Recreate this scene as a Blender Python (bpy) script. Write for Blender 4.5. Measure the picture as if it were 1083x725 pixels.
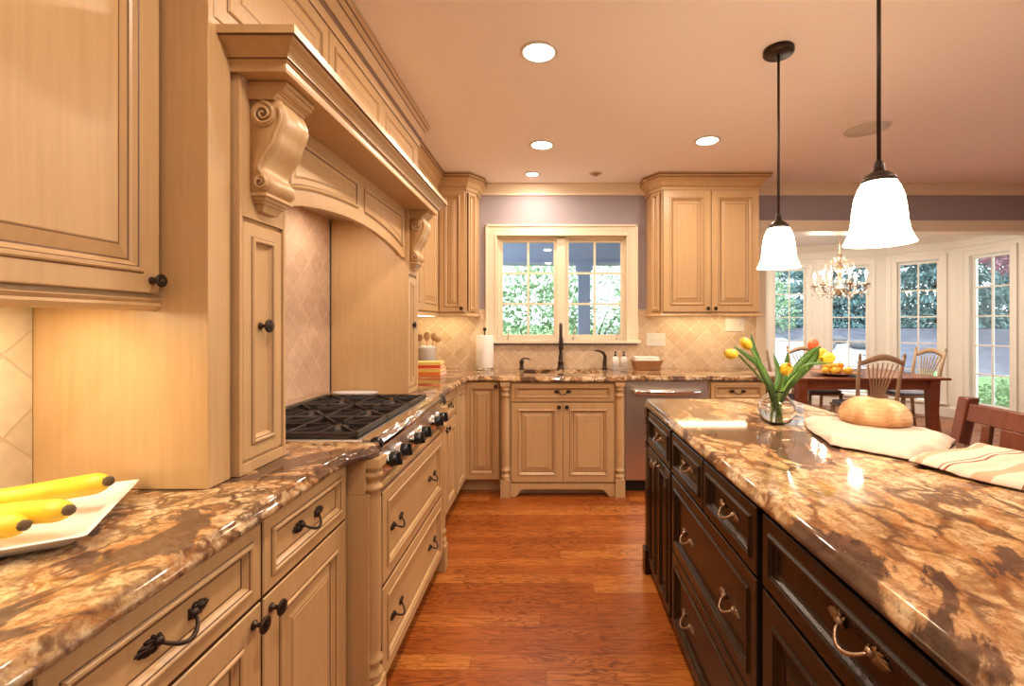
import bpy, bmesh, math, random
from mathutils import Vector, Matrix, noise
random.seed(7)
R = math.radians
PI = math.pi
scn = bpy.context.scene
for o in list(bpy.data.objects): bpy.data.objects.remove(o)
col = scn.collection

# ------------------------------------------------------------------ camera, world, exposure
H = 1.315                      # eye height
F = 485.0                      # focal length in pixels of the 1083 x 725 frame
cam = bpy.data.cameras.new('camera'); co = bpy.data.objects.new('camera', cam); col.objects.link(co)
co.location = (0, 0, H); co.rotation_euler = (PI / 2, 0, 0)
cam.sensor_fit = 'HORIZONTAL'; cam.sensor_width = 36; cam.lens = 36 * F / 1083
cam.shift_x = -41.5 / 1083; cam.shift_y = -20.5 / 1083
cam.clip_start = 0.05; cam.clip_end = 200
scn.camera = co
scn.view_settings.view_transform = 'Standard'; scn.view_settings.look = 'None'
scn.view_settings.gamma = 1; scn.view_settings.use_curve_mapping = False
scn.view_settings.exposure = 0.24
W = bpy.data.worlds.new('sky'); scn.world = W; W.use_nodes = True
bg = W.node_tree.nodes['Background']; bg.inputs[0].default_value = (0.80, 0.91, 1.0, 1); bg.inputs[1].default_value = 3.8
sun = bpy.data.lights.new('sun', 'SUN'); sun.energy = 3.0; sun.angle = R(8); sun.color = (1, .96, .9)
so = bpy.data.objects.new('sun', sun); col.objects.link(so); so.rotation_euler = (R(48), 0, R(160))
WARM = (1.0, 0.82, 0.66)
DOWN_W, PEND_W, UNDER_W, CHAND_W, DINE_W = 12.5, 12, 1.3, 5, 10

# ------------------------------------------------------------------ materials
MATS = {}
def mat(name, color, rough=.5, metal=0, **k):
    m = bpy.data.materials.new(name); m.use_nodes = True
    b = m.node_tree.nodes['Principled BSDF']
    b.inputs['Base Color'].default_value = (*color, 1); b.inputs['Roughness'].default_value = rough
    b.inputs['Metallic'].default_value = metal
    for kk, v in k.items(): b.inputs[kk.replace('_', ' ')].default_value = v
    MATS[name] = m
    return m
class NT:
    def __init__(s, m): s.t = m.node_tree; s.n = s.t.nodes; s.b = s.n['Principled BSDF']
    def node(s, t, **k):
        n = s.n.new(t)
        for a, v in k.items():
            if a.startswith('i_'):
                n.inputs[a[2:].replace('_', ' ')].default_value = v
            else: setattr(n, a, v)
        return n
    def link(s, a, b): s.t.links.new(a, b)
    def coord(s, scale=(1, 1, 1), rot=(0, 0, 0), loc=(0, 0, 0), kind='Object'):
        c = s.node('ShaderNodeTexCoord'); mp = s.node('ShaderNodeMapping')
        mp.inputs['Scale'].default_value = scale; mp.inputs['Rotation'].default_value = rot; mp.inputs['Location'].default_value = loc
        s.link(c.outputs[kind], mp.inputs[0]); return mp.outputs[0]
    def noise(s, vec, scale, detail=4, rough=.55, dist=0):
        n = s.node('ShaderNodeTexNoise'); s.link(vec, n.inputs['Vector'])
        n.inputs['Scale'].default_value = scale; n.inputs['Detail'].default_value = detail
        n.inputs['Roughness'].default_value = rough; n.inputs['Distortion'].default_value = dist
        return n.outputs['Fac']
    def ramp(s, fac, stops, interp='LINEAR'):
        r = s.node('ShaderNodeValToRGB'); r.color_ramp.interpolation = interp
        e = r.color_ramp.elements
        while len(e) < len(stops): e.new(.5)
        for q, (p, c) in zip(e, stops): q.position = p; q.color = (*c, 1) if len(c) == 3 else c
        s.link(fac, r.inputs[0]); return r.outputs[0]
    def mix(s, fac, a, b, blend='MIX'):
        m = s.node('ShaderNodeMix', data_type='RGBA', blend_type=blend)
        for sock, v in ((m.inputs[0], fac), (m.inputs[6], a), (m.inputs[7], b)):
            if isinstance(v, (int, float)): sock.default_value = v
            elif isinstance(v, tuple): sock.default_value = (*v, 1)
            else: s.link(v, sock)
        return m.outputs[2]
    def math(s, op, a, b=0):
        m = s.node('ShaderNodeMath', operation=op)
        for sock, v in ((m.inputs[0], a), (m.inputs[1], b)):
            if isinstance(v, (int, float)): sock.default_value = v
            else: s.link(v, sock)
        return m.outputs[0]
    def bump(s, h, strength=.2, dist=.01):
        b = s.node('ShaderNodeBump'); b.inputs['Strength'].default_value = strength; b.inputs['Distance'].default_value = dist
        s.link(h, b.inputs['Height']); s.link(b.outputs[0], s.b.inputs['Normal'])
G3 = lambda v: (v, v, v)

def streaked(name, base, dark, rough, amt=.5, vert=True, coat=0):
    m = mat(name, base, rough); t = NT(m)
    v = t.coord((60, 60, 3) if vert else (3, 60, 60))
    n = t.noise(v, 1.0, 5, .6)
    v2 = t.coord((1.5, 1.5, 1.5)); n2 = t.noise(v2, 2.0, 3)
    f = t.math('MULTIPLY', t.ramp(n, [(.35, G3(0)), (.75, G3(1))]), amt)
    c = t.mix(f, base, dark)
    c = t.mix(t.math('MULTIPLY', t.ramp(n2, [(.4, G3(0)), (.75, G3(1))]), amt * .5), c, dark)
    t.link(c, t.b.inputs['Base Color'])
    if coat: t.b.inputs['Coat Weight'].default_value = coat; t.b.inputs['Coat Roughness'].default_value = .2
    return m
CREAM = streaked('cream_glazed_paint', (.60, .385, .185), (.46, .265, .105), .36, .42)
GLAZE = mat('umber_glaze', (.15, .065, .025), .5)
CREAMH = streaked('cream_glazed_paint_level', (.60, .385, .185), (.46, .265, .105), .36, .42, vert=False)
ESP = streaked('espresso_paint', (.026, .0105, .005), (.014, .006, .003), .24, .6)
ESP.node_tree.nodes['Principled BSDF'].inputs['Specular IOR Level'].default_value = .3
ESPG = mat('black_glaze', (.012, .008, .006), .35)
ESPW = mat('worn_espresso', (.16, .085, .05), .4)
WHITE = mat('white_trim_paint', (.86, .83, .76), .4)
KWHITE = mat('cream_trim_paint', (.80, .68, .50), .4)
CEILM = mat('ceiling_paint', (.94, .87, .86), .85)
DCEIL = mat('dining_ceiling_paint', (.84, .82, .80), .85)
LILAC = mat('lilac_grey_wall_paint', (.36, .31, .33), .8)
BRONZE = mat('dark_bronze', (.055, .035, .025), .38, .75)
BRONZEL = mat('aged_bronze', (.40, .27, .17), .36, .9)
STEEL = mat('brushed_steel', (.76, .68, .60), .36, 1)
STEELD = mat('polished_steel', (.75, .74, .72), .12, 1)
IRON = mat('cast_iron', (.045, .036, .033), .38, .3)
BLACK = mat('black_plastic', (.012, .012, .012), .3)
PORC = mat('white_porcelain', (.76, .73, .70), .15)
PLAS = mat('white_plastic', (.70, .65, .57), .35)
PAPER = mat('paper_towel', (.88, .84, .76), .9)
CHERRY = streaked('cherry_wood', (.30, .085, .035), (.16, .040, .018), .22, .6, vert=False)
MAHOG = streaked('mahogany', (.16, .045, .022), (.07, .018, .010), .25, .6)
OAKC = streaked('washed_oak', (.50, .34, .20), (.34, .20, .11), .4, .6)
CUSH = mat('blue_grey_cushion', (.28, .30, .36), .9)
GRAPE = mat('stem_green', (.18, .32, .06), .45)
LEAFM = mat('tulip_leaf', (.075, .17, .028), .4)
YEL = mat('tulip_yellow', (.95, .62, .04), .45)
RED = mat('tulip_coral', (.85, .16, .06), .45)
LEMON = mat('lemon_peel', (.92, .58, .06), .4)
ORNG = mat('orange_peel', (.93, .38, .03), .45)
DARKTIP = mat('banana_tip', (.09, .05, .02), .7)
BASKET = streaked('basket_wicker', (.42, .19, .07), (.22, .09, .03), .6, .8, vert=False)
SPOON = mat('spoon_wood', (.55, .32, .15), .55)
TERRA = mat('orange_cloth_cover', (.80, .22, .04), .6)
YCOV = mat('yellow_cover', (.86, .62, .16), .6)
REDC = mat('red_cover', (.70, .07, .03), .55)
PAGES = mat('page_edges', (.86, .78, .62), .8)
FOOD = mat('bread_board', (.5, .3, .15), .6)
PORCH = mat('porch_blue_grey_paint', (.42, .50, .66), .6)
BARK = mat('bark', (.10, .07, .05), .9)
STONE = mat('garden_stone', (.17, .165, .17), .9)

def make_banana_mat():
    m = mat('banana_peel', (.80, .52, .02), .45); t = NT(m)
    n = t.noise(t.coord(), 30, 4)
    t.link(t.mix(t.ramp(n, [(.5, G3(0)), (.75, G3(1))]), (.80, .50, .02), (.62, .40, .03)), t.b.inputs['Base Color']); return m
BANANA = make_banana_mat()

def make_granite(name, seed, island=False):
    m = mat(name, (.6, .4, .2), .06); t = NT(m)
    st = (1, 1, 1) if not island else (1.0, .62, 1.0)
    rot = (0, 0, R(35 if island else -32))
    v = t.coord(st, rot, (seed, seed * .7, 0))
    v3 = t.coord((1, 1, 1), (0, 0, 0), (seed, 1, 0))
    # pebbled golden field
    base = t.ramp(t.noise(v, 5.5, 9, .70, 1.4), [(.28, (.20, .105, .045)), (.40, (.49, .31, .14)), (.50, (.67, .49, .27)), (.66, (.77, .64, .43))])
    fine = t.noise(v3, 62, 6, .8)
    base = t.mix(t.ramp(fine, [(.47, G3(0)), (.60, G3(.85))]), base, (.24, .10, .04))
    # thin dark cracks round pebbles
    wv = t.node('ShaderNodeVectorMath', operation='ADD')
    nz = t.node('ShaderNodeTexNoise'); t.link(v, nz.inputs['Vector']); nz.inputs['Scale'].default_value = 7; nz.inputs['Detail'].default_value = 5
    sc = t.node('ShaderNodeVectorMath', operation='SCALE'); t.link(nz.outputs['Color'], sc.inputs[0]); sc.inputs['Scale'].default_value = .28
    t.link(v, wv.inputs[0]); t.link(sc.outputs[0], wv.inputs[1])
    vo = t.node('ShaderNodeTexVoronoi', feature='DISTANCE_TO_EDGE'); t.link(wv.outputs[0], vo.inputs['Vector']); vo.inputs['Scale'].default_value = 11 if not island else 8
    crack = t.ramp(vo.outputs['Distance'], [(.0, G3(1)), (.055, G3(.7)), (.10, G3(0))])
    gate = t.ramp(t.noise(v3, 4, 3), [(.36, G3(.15)), (.50, G3(1))])
    base = t.mix(t.math('MULTIPLY', crack, gate), base, (.11, .05, .025))
    # medium grained mottling
    v4 = t.coord((1, .45, 1) if island else (.6, 1, 1), rot, (seed * 2, 0, 0))
    mot = t.ramp(t.noise(v4, 30 if island else 24, 6, .68, .6), [(.46, G3(0)), (.60, G3(.85))])
    mg = t.ramp(t.noise(v3, 3.2, 3), [(.36, G3(.95)), (.62, G3(.25))])
    base = t.mix(t.math('MULTIPLY', mot, mg), base, (.20, .085, .035))
    # taupe and chocolate patches
    p = t.noise(v, 2.3 if not island else 1.9, 9, .6, 1.9)
    patch = t.ramp(p, [(.51, G3(0)), (.532, G3(.92)), (.75, G3(1))])
    pcol = t.mix(t.ramp(t.noise(v, 14, 8, .7, .8), [(.35, G3(0)), (.65, G3(1))]), (.035, .016, .012), (.145, .072, .044))
    base = t.mix(patch, base, pcol)
    # rust halo
    halo = t.ramp(p, [(.455, G3(0)), (.505, G3(.4)), (.54, G3(0))])
    base = t.mix(halo, base, (.42, .15, .03))
    t.link(base, t.b.inputs['Base Color'])
    t.b.inputs['Specular IOR Level'].default_value = .6
    return m
GRAN = make_granite('granite_gold', 3.1)
GRANI = make_granite('granite_island', 8.4, True)

def make_floor():
    m = mat('oak_floor', (.4, .15, .05), .24); t = NT(m)
    v = t.coord()
    sp = t.node('ShaderNodeSeparateXYZ'); t.link(v, sp.inputs[0]); RH, BL = .083, 1.05
    yr = t.math('DIVIDE', sp.outputs['Y'], RH); row = t.math('FLOOR', yr); fy_ = t.math('SUBTRACT', yr, row)
    wn = t.node('ShaderNodeTexWhiteNoise', noise_dimensions='1D'); t.link(row, wn.inputs['W'])
    xr = t.math('ADD', t.math('DIVIDE', sp.outputs['X'], BL), t.math('MULTIPLY', wn.outputs['Value'], 7.3)); cx_ = t.math('FLOOR', xr); fx_ = t.math('SUBTRACT', xr, cx_)
    cid = t.node('ShaderNodeCombineXYZ'); t.link(cx_, cid.inputs[0]); t.link(row, cid.inputs[1])
    bn = t.node('ShaderNodeTexWhiteNoise', noise_dimensions='3D'); t.link(cid.outputs[0], bn.inputs['Vector'])
    seam = t.math('MAXIMUM', t.math('MAXIMUM', t.math('LESS_THAN', fy_, .012), t.math('GREATER_THAN', fy_, .988)), t.math('LESS_THAN', fx_, .0016))
    tone = t.ramp(bn.outputs['Value'], [(0, (.36, .088, .013)), (.35, (.43, .115, .017)), (.65, (.50, .150, .023)), (1, (.60, .21, .040))])
    # offset grain per board
    add = t.node('ShaderNodeVectorMath', operation='ADD'); sc = t.node('ShaderNodeVectorMath', operation='SCALE')
    t.link(bn.outputs['Color'], sc.inputs[0]); sc.inputs['Scale'].default_value = 23.0
    mp = t.node('ShaderNodeMapping'); mp.inputs['Scale'].default_value = (1.3, 10, 1); t.link(v, mp.inputs[0])
    t.link(mp.outputs[0], add.inputs[0]); t.link(sc.outputs[0], add.inputs[1])
    w = t.node('ShaderNodeTexNoise'); t.link(add.outputs[0], w.inputs['Vector']); w.inputs['Scale'].default_value = 2.0; w.inputs['Detail'].default_value = 3; w.inputs['Distortion'].default_value = .8
    rings = t.math('FRACT', t.math('MULTIPLY', w.outputs['Fac'], 11))
    bold = t.ramp(t.noise(v, 1.7, 2), [(.38, G3(.45)), (.60, G3(1))])
    g1 = t.ramp(rings, [(0, G3(.95)), (.16, G3(.25)), (.6, G3(0)), (1, G3(.85))])
    mp2 = t.node('ShaderNodeMapping'); mp2.inputs['Scale'].default_value = (6, 190, 1); t.link(v, mp2.inputs[0])
    fine = t.noise(mp2.outputs[0], 1, 4, .6)
    g2 = t.ramp(fine, [(.45, G3(0)), (.68, G3(.85))])
    c = t.mix(t.math('MULTIPLY', g1, bold), tone, (.075, .015, .004))
    c = t.mix(g2, c, (.17, .038, .008))
    c = t.mix(t.math('MULTIPLY', seam, .7), c, (.07, .018, .006))
    t.link(c, t.b.inputs['Base Color'])
    t.bump(t.math('SUBTRACT', 1, seam), .2, .002)
    return m
FLOORM = make_floor()

def make_tile(name, plane, size=.105, c1=(.60, .42, .26), c2=(.72, .54, .36), grout=(.80, .66, .48), row=None):
    m = mat(name, c1, .55); t = NT(m)
    c = t.node('ShaderNodeTexCoord'); s = t.node('ShaderNodeSeparateXYZ'); t.link(c.outputs['Object'], s.inputs[0])
    q = t.node('ShaderNodeCombineXYZ'); t.link(s.outputs['X' if plane == 'x' else 'Y'], q.inputs[0]); t.link(s.outputs['Z'], q.inputs[1])
    mp = t.node('ShaderNodeMapping'); mp.inputs['Rotation'].default_value = (0, 0, R(45)); t.link(q.outputs[0], mp.inputs[0])
    b = t.node('ShaderNodeTexBrick'); t.link(mp.outputs[0], b.inputs['Vector']); b.offset = 0
    for k, w in (('Scale', 1), ('Mortar Size', .0028), ('Mortar Smooth', .3), ('Bias', 0), ('Brick Width', size), ('Row Height', size)): b.inputs[k].default_value = w
    b.inputs['Color1'].default_value = (*c1, 1); b.inputs['Color2'].default_value = (*c2, 1); b.inputs['Mortar'].default_value = (*grout, 1)
    n = t.noise(mp.outputs[0], 22, 6, .65)
    cc = t.mix(t.ramp(n, [(.4, G3(0)), (.7, G3(.45))]), b.outputs['Color'], tuple(x * .72 for x in c1))
    t.link(cc, t.b.inputs['Base Color'])
    h = t.math('ADD', t.math('MULTIPLY', b.outputs['Fac'], -1), t.math('MULTIPLY', n, .35))
    t.bump(h, .5, .004)
    return m
TILEB = make_tile('travertine_diagonal_back', 'x')
TILEL = make_tile('travertine_diagonal_left', 'y', .135, (.66, .52, .33), (.74, .60, .40), (.58, .44, .28))
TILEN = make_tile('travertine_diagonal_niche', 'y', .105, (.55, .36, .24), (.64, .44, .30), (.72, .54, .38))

def make_bread():
    m = mat('bread_crust', (.6, .3, .1), .75); t = NT(m)
    v = t.coord(); n = t.noise(v, 14, 6, .65, .6)
    c = t.ramp(n, [(.3, (.34, .15, .05)), (.5, (.52, .29, .125)), (.7, (.70, .49, .29))])
    sep = t.node('ShaderNodeSeparateXYZ'); t.link(v, sep.inputs[0])
    w = t.math('FRACT', t.math('MULTIPLY', sep.outputs['Z'], 75))
    c = t.mix(t.math('MULTIPLY', t.ramp(w, [(.3, G3(0)), (.6, G3(1)), (.95, G3(0))]), t.math('MULTIPLY', t.ramp(t.noise(v, 9, 3), [(.4, G3(0)), (.6, G3(1))]), .4)), c, (.80, .60, .38))
    t.link(c, t.b.inputs['Base Color']); t.bump(n, .4, .01); return m
BREAD = make_bread()
def make_linen(name, base, stripe=None):
    m = mat(name, base, .9); t = NT(m)
    n = t.noise(t.coord((1, 1, 1)), 260, 2)
    c = t.mix(t.ramp(n, [(.4, G3(0)), (.7, G3(.35))]), base, tuple(x * .82 for x in base))
    if stripe:
        uv = t.node('ShaderNodeUVMap'); s = t.node('ShaderNodeSeparateXYZ'); t.link(uv.outputs[0], s.inputs[0])
        f = t.ramp(s.outputs['Y'], stripe, 'CONSTANT')
        c = t.mix(1.0, c, f, 'MULTIPLY')
    t.link(c, t.b.inputs['Base Color']); t.bump(n, .1, .002); return m
LINEN = make_linen('natural_linen', (.58, .43, .345))
wl, mr, pk = (1, 1, 1), (.33, .10, .07), (.86, .60, .48)
STRIPE = make_linen('striped_linen', (.60, .455, .355), [(0, wl), (.06, mr), (.085, wl), (.11, mr), (.125, wl), (.3, pk), (.42, wl), (.60, mr), (.625, wl), (.66, mr), (.675, wl), (.86, pk), (.93, wl)])

def emit(name, color, s):
    m = mat(name, (.9, .85, .75), .5); b = m.node_tree.nodes['Principled BSDF']
    b.inputs['Emission Color'].default_value = (*color, 1); b.inputs['Emission Strength'].default_value = s; return m
LAMP = emit('lamp_glow', (1, .93, .82), 8)
BULB = emit('bulb_glow', (1, .90, .75), 25)
def make_shade():
    m = bpy.data.materials.new('lit_opal_glass'); m.use_nodes = True; n = m.node_tree.nodes; n.clear(); L = m.node_tree.links.new
    o = n.new('ShaderNodeOutputMaterial'); a = n.new('ShaderNodeBsdfTranslucent'); a.inputs[0].default_value = (1, .93, .80, 1); d = n.new('ShaderNodeBsdfDiffuse'); d.inputs[0].default_value = (.9, .84, .74, 1)
    e = n.new('ShaderNodeEmission'); e.inputs[0].default_value = (1, .84, .62, 1); e.inputs[1].default_value = 9
    x = n.new('ShaderNodeMixShader'); x.inputs[0].default_value = .5; s = n.new('ShaderNodeAddShader')
    L(a.outputs[0], x.inputs[1]); L(d.outputs[0], x.inputs[2]); L(x.outputs[0], s.inputs[0]); L(e.outputs[0], s.inputs[1]); L(s.outputs[0], o.inputs[0]); return m
SHADE = make_shade()
STRIP = emit('light_strip', (1, .82, .5), 8)

def make_pane():
    m = bpy.data.materials.new('window_pane'); m.use_nodes = True; n = m.node_tree.nodes; n.clear()
    o = n.new('ShaderNodeOutputMaterial'); mx = n.new('ShaderNodeMixShader'); tr = n.new('ShaderNodeBsdfTransparent'); gl = n.new('ShaderNodeBsdfGlossy')
    fr = n.new('ShaderNodeFresnel'); fr.inputs[0].default_value = 1.45; gl.inputs['Roughness'].default_value = .02
    tr.inputs[0].default_value = (.96, .98, .98, 1)
    L = m.node_tree.links.new
    L(fr.outputs[0], mx.inputs[0]); L(tr.outputs[0], mx.inputs[1]); L(gl.outputs[0], mx.inputs[2]); L(mx.outputs[0], o.inputs[0]); return m
PANE = make_pane()
GLASS = mat('clear_glass', (1, 1, 1), .0, 0, IOR=1.45); MATS['clear_glass'].node_tree.nodes['Principled BSDF'].inputs['Transmission Weight'].default_value = 1
WATER = mat('water', (.97, 1, .98), 0, 0, IOR=1.33); MATS['water'].node_tree.nodes['Principled BSDF'].inputs['Transmission Weight'].default_value = 1
CRYST = mat('crystal', (1, 1, 1), 0, 0, IOR=1.6); MATS['crystal'].node_tree.nodes['Principled BSDF'].inputs['Transmission Weight'].default_value = .85

def foliage_mat(name, a, b):
    m = mat(name, a, .6); t = NT(m)
    n = t.noise(t.coord(), 3.0, 5, .7)
    t.link(t.mix(t.ramp(n, [(.35, G3(0)), (.65, G3(1))]), a, b), t.b.inputs['Base Color']); return m
FOLB = foliage_mat('spruce_foliage', (.08, .17, .17), (.19, .32, .31))
FOLG = foliage_mat('shrub_foliage', (.16, .30, .12), (.42, .56, .34))
FOLR = foliage_mat('maple_foliage', (.28, .10, .14), (.46, .22, .26))
def make_lawn():
    m = mat('lawn', (.2, .35, .12), .9); t = NT(m)
    n = t.noise(t.coord(), 1.3, 6, .7); f = t.noise(t.coord(), 60, 3)
    c = t.ramp(n, [(.35, (.16, .28, .10)), (.65, (.30, .46, .18))]); c = t.mix(t.math('MULTIPLY', f, .5), c, (.10, .18, .06))
    t.link(c, t.b.inputs['Base Color']); return m
LAWN = make_lawn()
def make_patio():
    m = mat('patio_paving', (.6, .6, .6), .8); t = NT(m)
    n = t.noise(t.coord(), 6, 6, .7)
    t.link(t.ramp(n, [(.35, (.36, .37, .40)), (.65, (.56, .57, .60))]), t.b.inputs['Base Color']); return m
PATIO = make_patio()
MULCH = foliage_mat('mulch', (.085, .085, .11), (.15, .15, .19))

# ------------------------------------------------------------------ mesh builder
class MB:
    def __init__(s): s.v = []; s.f = []; s.m = []; s.sm = []; s.uv = None; s.M = Matrix.Identity(4)
    def add(s, vs, fs, mat=0, smooth=False):
        o = len(s.v); M = s.M
        s.v += [M @ Vector(p) for p in vs]
        s.f += [[o + i for i in f] for f in fs]
        s.m += (mat if isinstance(mat, list) else [mat] * len(fs)); s.sm += [smooth] * len(fs); return s
    def box(s, a, b, mat=0):
        x0, y0, z0 = a; x1, y1, z1 = b
        vs = [(x0, y0, z0), (x1, y0, z0), (x1, y1, z0), (x0, y1, z0), (x0, y0, z1), (x1, y0, z1), (x1, y1, z1), (x0, y1, z1)]
        return s.add(vs, [(3, 2, 1, 0), (4, 5, 6, 7), (0, 1, 5, 4), (1, 2, 6, 5), (2, 3, 7, 6), (3, 0, 4, 7)], mat)
    def rings(s, loops, mat=0, smooth=False, cap0=True, cap1=True, closed=True, imat=None):
        """loops: list of equal length vertex loops, joined in turn"""
        n = len(loops[0]); vs = [p for L in loops for p in L]; fs = []; ms = []
        for k in range(len(loops) - 1):
            mk = mat[k] if isinstance(mat, list) else mat
            for i in range(n if closed else n - 1):
                j = (i + 1) % n
                fs.append((k * n + i, k * n + j, (k + 1) * n + j, (k + 1) * n + i)); ms.append(imat[i] if imat else mk)
        lm = mat[-1] if isinstance(mat, list) else mat; fm = mat[0] if isinstance(mat, list) else mat
        if cap0: fs.append(tuple(reversed(range(n)))); ms.append(fm)
        if cap1: fs.append(tuple(range((len(loops) - 1) * n, len(loops) * n))); ms.append(lm)
        return s.add(vs, fs, ms, smooth)
    def lathe(s, prof, c=(0, 0, 0), n=24, mat=0, smooth=True, cap0=True, cap1=True, axis='z'):
        L = []
        for r, z in prof:
            ring = []
            for i in range(n):
                a = 2 * PI * i / n; x, y = max(r, 1e-4) * math.cos(a), max(r, 1e-4) * math.sin(a)
                p = {'z': (x, y, z), 'y': (x, -z, y), 'x': (z, x, y)}[axis]
                ring.append((p[0] + c[0], p[1] + c[1], p[2] + c[2]))
            L.append(ring)
        return s.rings(L, mat, smooth, cap0, cap1)
    def tube(s, pts, r, n=8, mat=0, smooth=True, flat=None, flata=1):
        P = [Vector(p) for p in pts]; rs = r if isinstance(r, (list, tuple)) else [r] * len(P)
        L = []; up = None
        for i, p in enumerate(P):
            d = (P[min(i + 1, len(P) - 1)] - P[max(i - 1, 0)]).normalized()
            if up is None:
                up = Vector((0, 0, 1)) if abs(d.z) < .9 else Vector((1, 0, 0))
            a = d.cross(up)
            if a.length < 1e-6: a = d.orthogonal()
            a.normalize(); b = a.cross(d).normalized(); up = b
            fl = flat or 1
            L.append([p + (a * flata * math.cos(2 * PI * k / n) + b * fl * math.sin(2 * PI * k / n)) * rs[i] for k in range(n)])
        return s.rings(L, mat, smooth)
    def sweep(s, path, prof, mat=0, closed=False, side=1, smooth=False, imat=None):
        """path of (x, y); prof closed outline of (out, z); out is to the right of travel when side = 1"""
        P = [Vector((p[0], p[1])) for p in path]; n = len(P); L = []
        for i in range(n):
            a = P[i] - P[i - 1] if (i > 0 or closed) else P[1] - P[0]
            b = P[(i + 1) % n] - P[i] if (i < n - 1 or closed) else a
            if i == 0 and not closed: a = b
            a = a.normalized(); b = b.normalized()
            na = Vector((a.y, -a.x)) * side; nb = Vector((b.y, -b.x)) * side
            m = (na + nb); m = m / max(m.dot(na), .2) if m.length > 1e-6 else na
            L.append([(P[i].x + m.x * o, P[i].y + m.y * o, z) for o, z in prof])
        if closed: L.append(L[0])
        return s.rings(L, mat, smooth, not closed, not closed, imat=imat)
    def prism(s, poly, z0, z1, mat=0, axis='z'):
        def P(u, v, w): return {'z': (u, v, w), 'y': (u, w, v), 'x': (w, u, v)}[axis]
        return s.rings([[P(u, v, z0) for u, v in poly], [P(u, v, z1) for u, v in poly]], mat)
    def mesh(s, name, mats):
        me = bpy.data.meshes.new(name); me.from_pydata([tuple(v) for v in s.v], [], s.f)
        for m in (mats if isinstance(mats, (list, tuple)) else [mats]): me.materials.append(m)
        me.polygons.foreach_set('material_index', s.m); me.polygons.foreach_set('use_smooth', s.sm)
        bm = bmesh.new(); bm.from_mesh(me); bmesh.ops.recalc_face_normals(bm, faces=bm.faces); bm.to_mesh(me); bm.free()
        if s.uv:
            L = me.uv_layers.new(name='UVMap')
            for lp in me.loops: L.data[lp.index].uv = s.uv[lp.vertex_index]
        me.update(); return me

def link(name, me, parent=None, loc=(0, 0, 0), rot=(0, 0, 0), label=None):
    o = bpy.data.objects.new(name, me); col.objects.link(o); o.parent = parent; o.location = loc; o.rotation_euler = rot
    if label: o['label'] = label
    return o
def part(name, mb, mats, parent, loc=(0, 0, 0), rot=(0, 0, 0), label=None, bevel=0):
    me = mb.mesh(name, mats) if isinstance(mb, MB) else mb
    o = link(name, me, parent, loc, rot, label)
    if bevel: bev(o, bevel)
    return o
def bev(o, w, seg=2):
    b = o.modifiers.new('bevel', 'BEVEL'); b.width = w; b.segments = seg; b.limit_method = 'ANGLE'; b.angle_limit = R(40); b.harden_normals = False
def thing(name, label, cat, loc=(0, 0, 0), rz=0, group=None):
    o = bpy.data.objects.new(name, None); col.objects.link(o); o.location = loc; o.rotation_euler = (0, 0, rz); o.empty_display_size = .05
    o['label'] = label; o['category'] = cat
    if group: o['group'] = group
    return o
def solo(name, mb, mats, label, cat, loc=(0, 0, 0), rot=(0, 0, 0), group=None, bevel=0):
    o = part(name, mb, mats, None, loc, rot, label, bevel); o['category'] = cat
    if group: o['group'] = group
    return o
def struct(name, mb, mats, label=None, parent=None, bevel=0):
    o = part(name, mb, mats, parent, bevel=bevel)
    if parent is None:
        o['kind'] = 'structure'; o['label'] = label or name.replace('_', ' '); o['category'] = name.split('_')[0]
    return o
def dup(root, loc=None, rz=None, label=None):
    r = root.copy(); col.objects.link(r)
    def kids(a, b):
        for ch in a.children:
            c = ch.copy(); col.objects.link(c); c.parent = b; kids(ch, c)
    kids(root, r)
    if loc is not None: r.location = loc
    if rz is not None: r.rotation_euler = (0, 0, rz)
    if label: r['label'] = label
    return r
def lamp(name, kind, loc, energy, color=WARM, size=.1, rot=(0, 0, 0), size_y=None, spread=None, parent=None):
    l = bpy.data.lights.new(name, kind); l.energy = energy; l.color = color
    if kind == 'AREA':
        l.shape = 'DISK' if size_y is None else 'RECTANGLE'; l.size = size
        if size_y: l.size_y = size_y
        if spread: l.spread = spread
    else: l.shadow_soft_size = size
    o = bpy.data.objects.new(name, l); col.objects.link(o); o.location = loc; o.rotation_euler = rot; o.parent = parent; return o

# ------------------------------------------------------------------ setting
WL, WB, CEIL, CT, CB = -1.268, 4.17, 2.57, .912, .872
XR, YN = 6.2, -2.6
OPX, OPZ = 1.93, 2.165          # left edge and head of the dining opening
m = MB(); m.box((WL - .2, YN - .2, -.06), (XR + .2, 8.3, 0)); struct('floor', m, FLOORM, 'orange oak strip floor running across the room')
m = MB(); m.box((WL - .2, YN - .2, CEIL), (XR + .2, WB + .14, CEIL + .06)); struct('ceiling', m, CEILM, 'smooth pale ceiling over the kitchen')
m = MB(); m.box((WL - .2, WB + .14, CEIL), (XR + .2, 8.3, CEIL + .06)); struct('ceiling_dining', m, DCEIL, 'white ceiling over the dining bay')
m = MB(); m.box((WL - .14, YN, 0), (WL, WB + .14, CEIL)); struct('wall_left', m, LILAC, 'left kitchen wall behind the range')
m = MB(); m.box((WL - .14, YN - .14, 0), (XR, YN, CEIL)); struct('wall_near', m, LILAC, 'wall behind the viewer')
m = MB(); m.box((XR, YN, 0), (XR + .14, -.6, CEIL)); m.box((XR, 2.6, 0), (XR + .14, 5.3, CEIL)); m.box((XR, -.6, 0), (XR + .14, 2.6, .12)); m.box((XR, -.6, 2.25), (XR + .14, 2.6, CEIL)); struct('wall_right', m, LILAC, 'right hand wall out of frame')
wx0, wx1, wz0, wz1 = -.507, .696, 1.165, 2.123
m = MB()
m.box((WL, WB, 0), (wx0, WB + .14, CEIL)); m.box((wx1, WB, 0), (OPX, WB + .14, CEIL))
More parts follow.
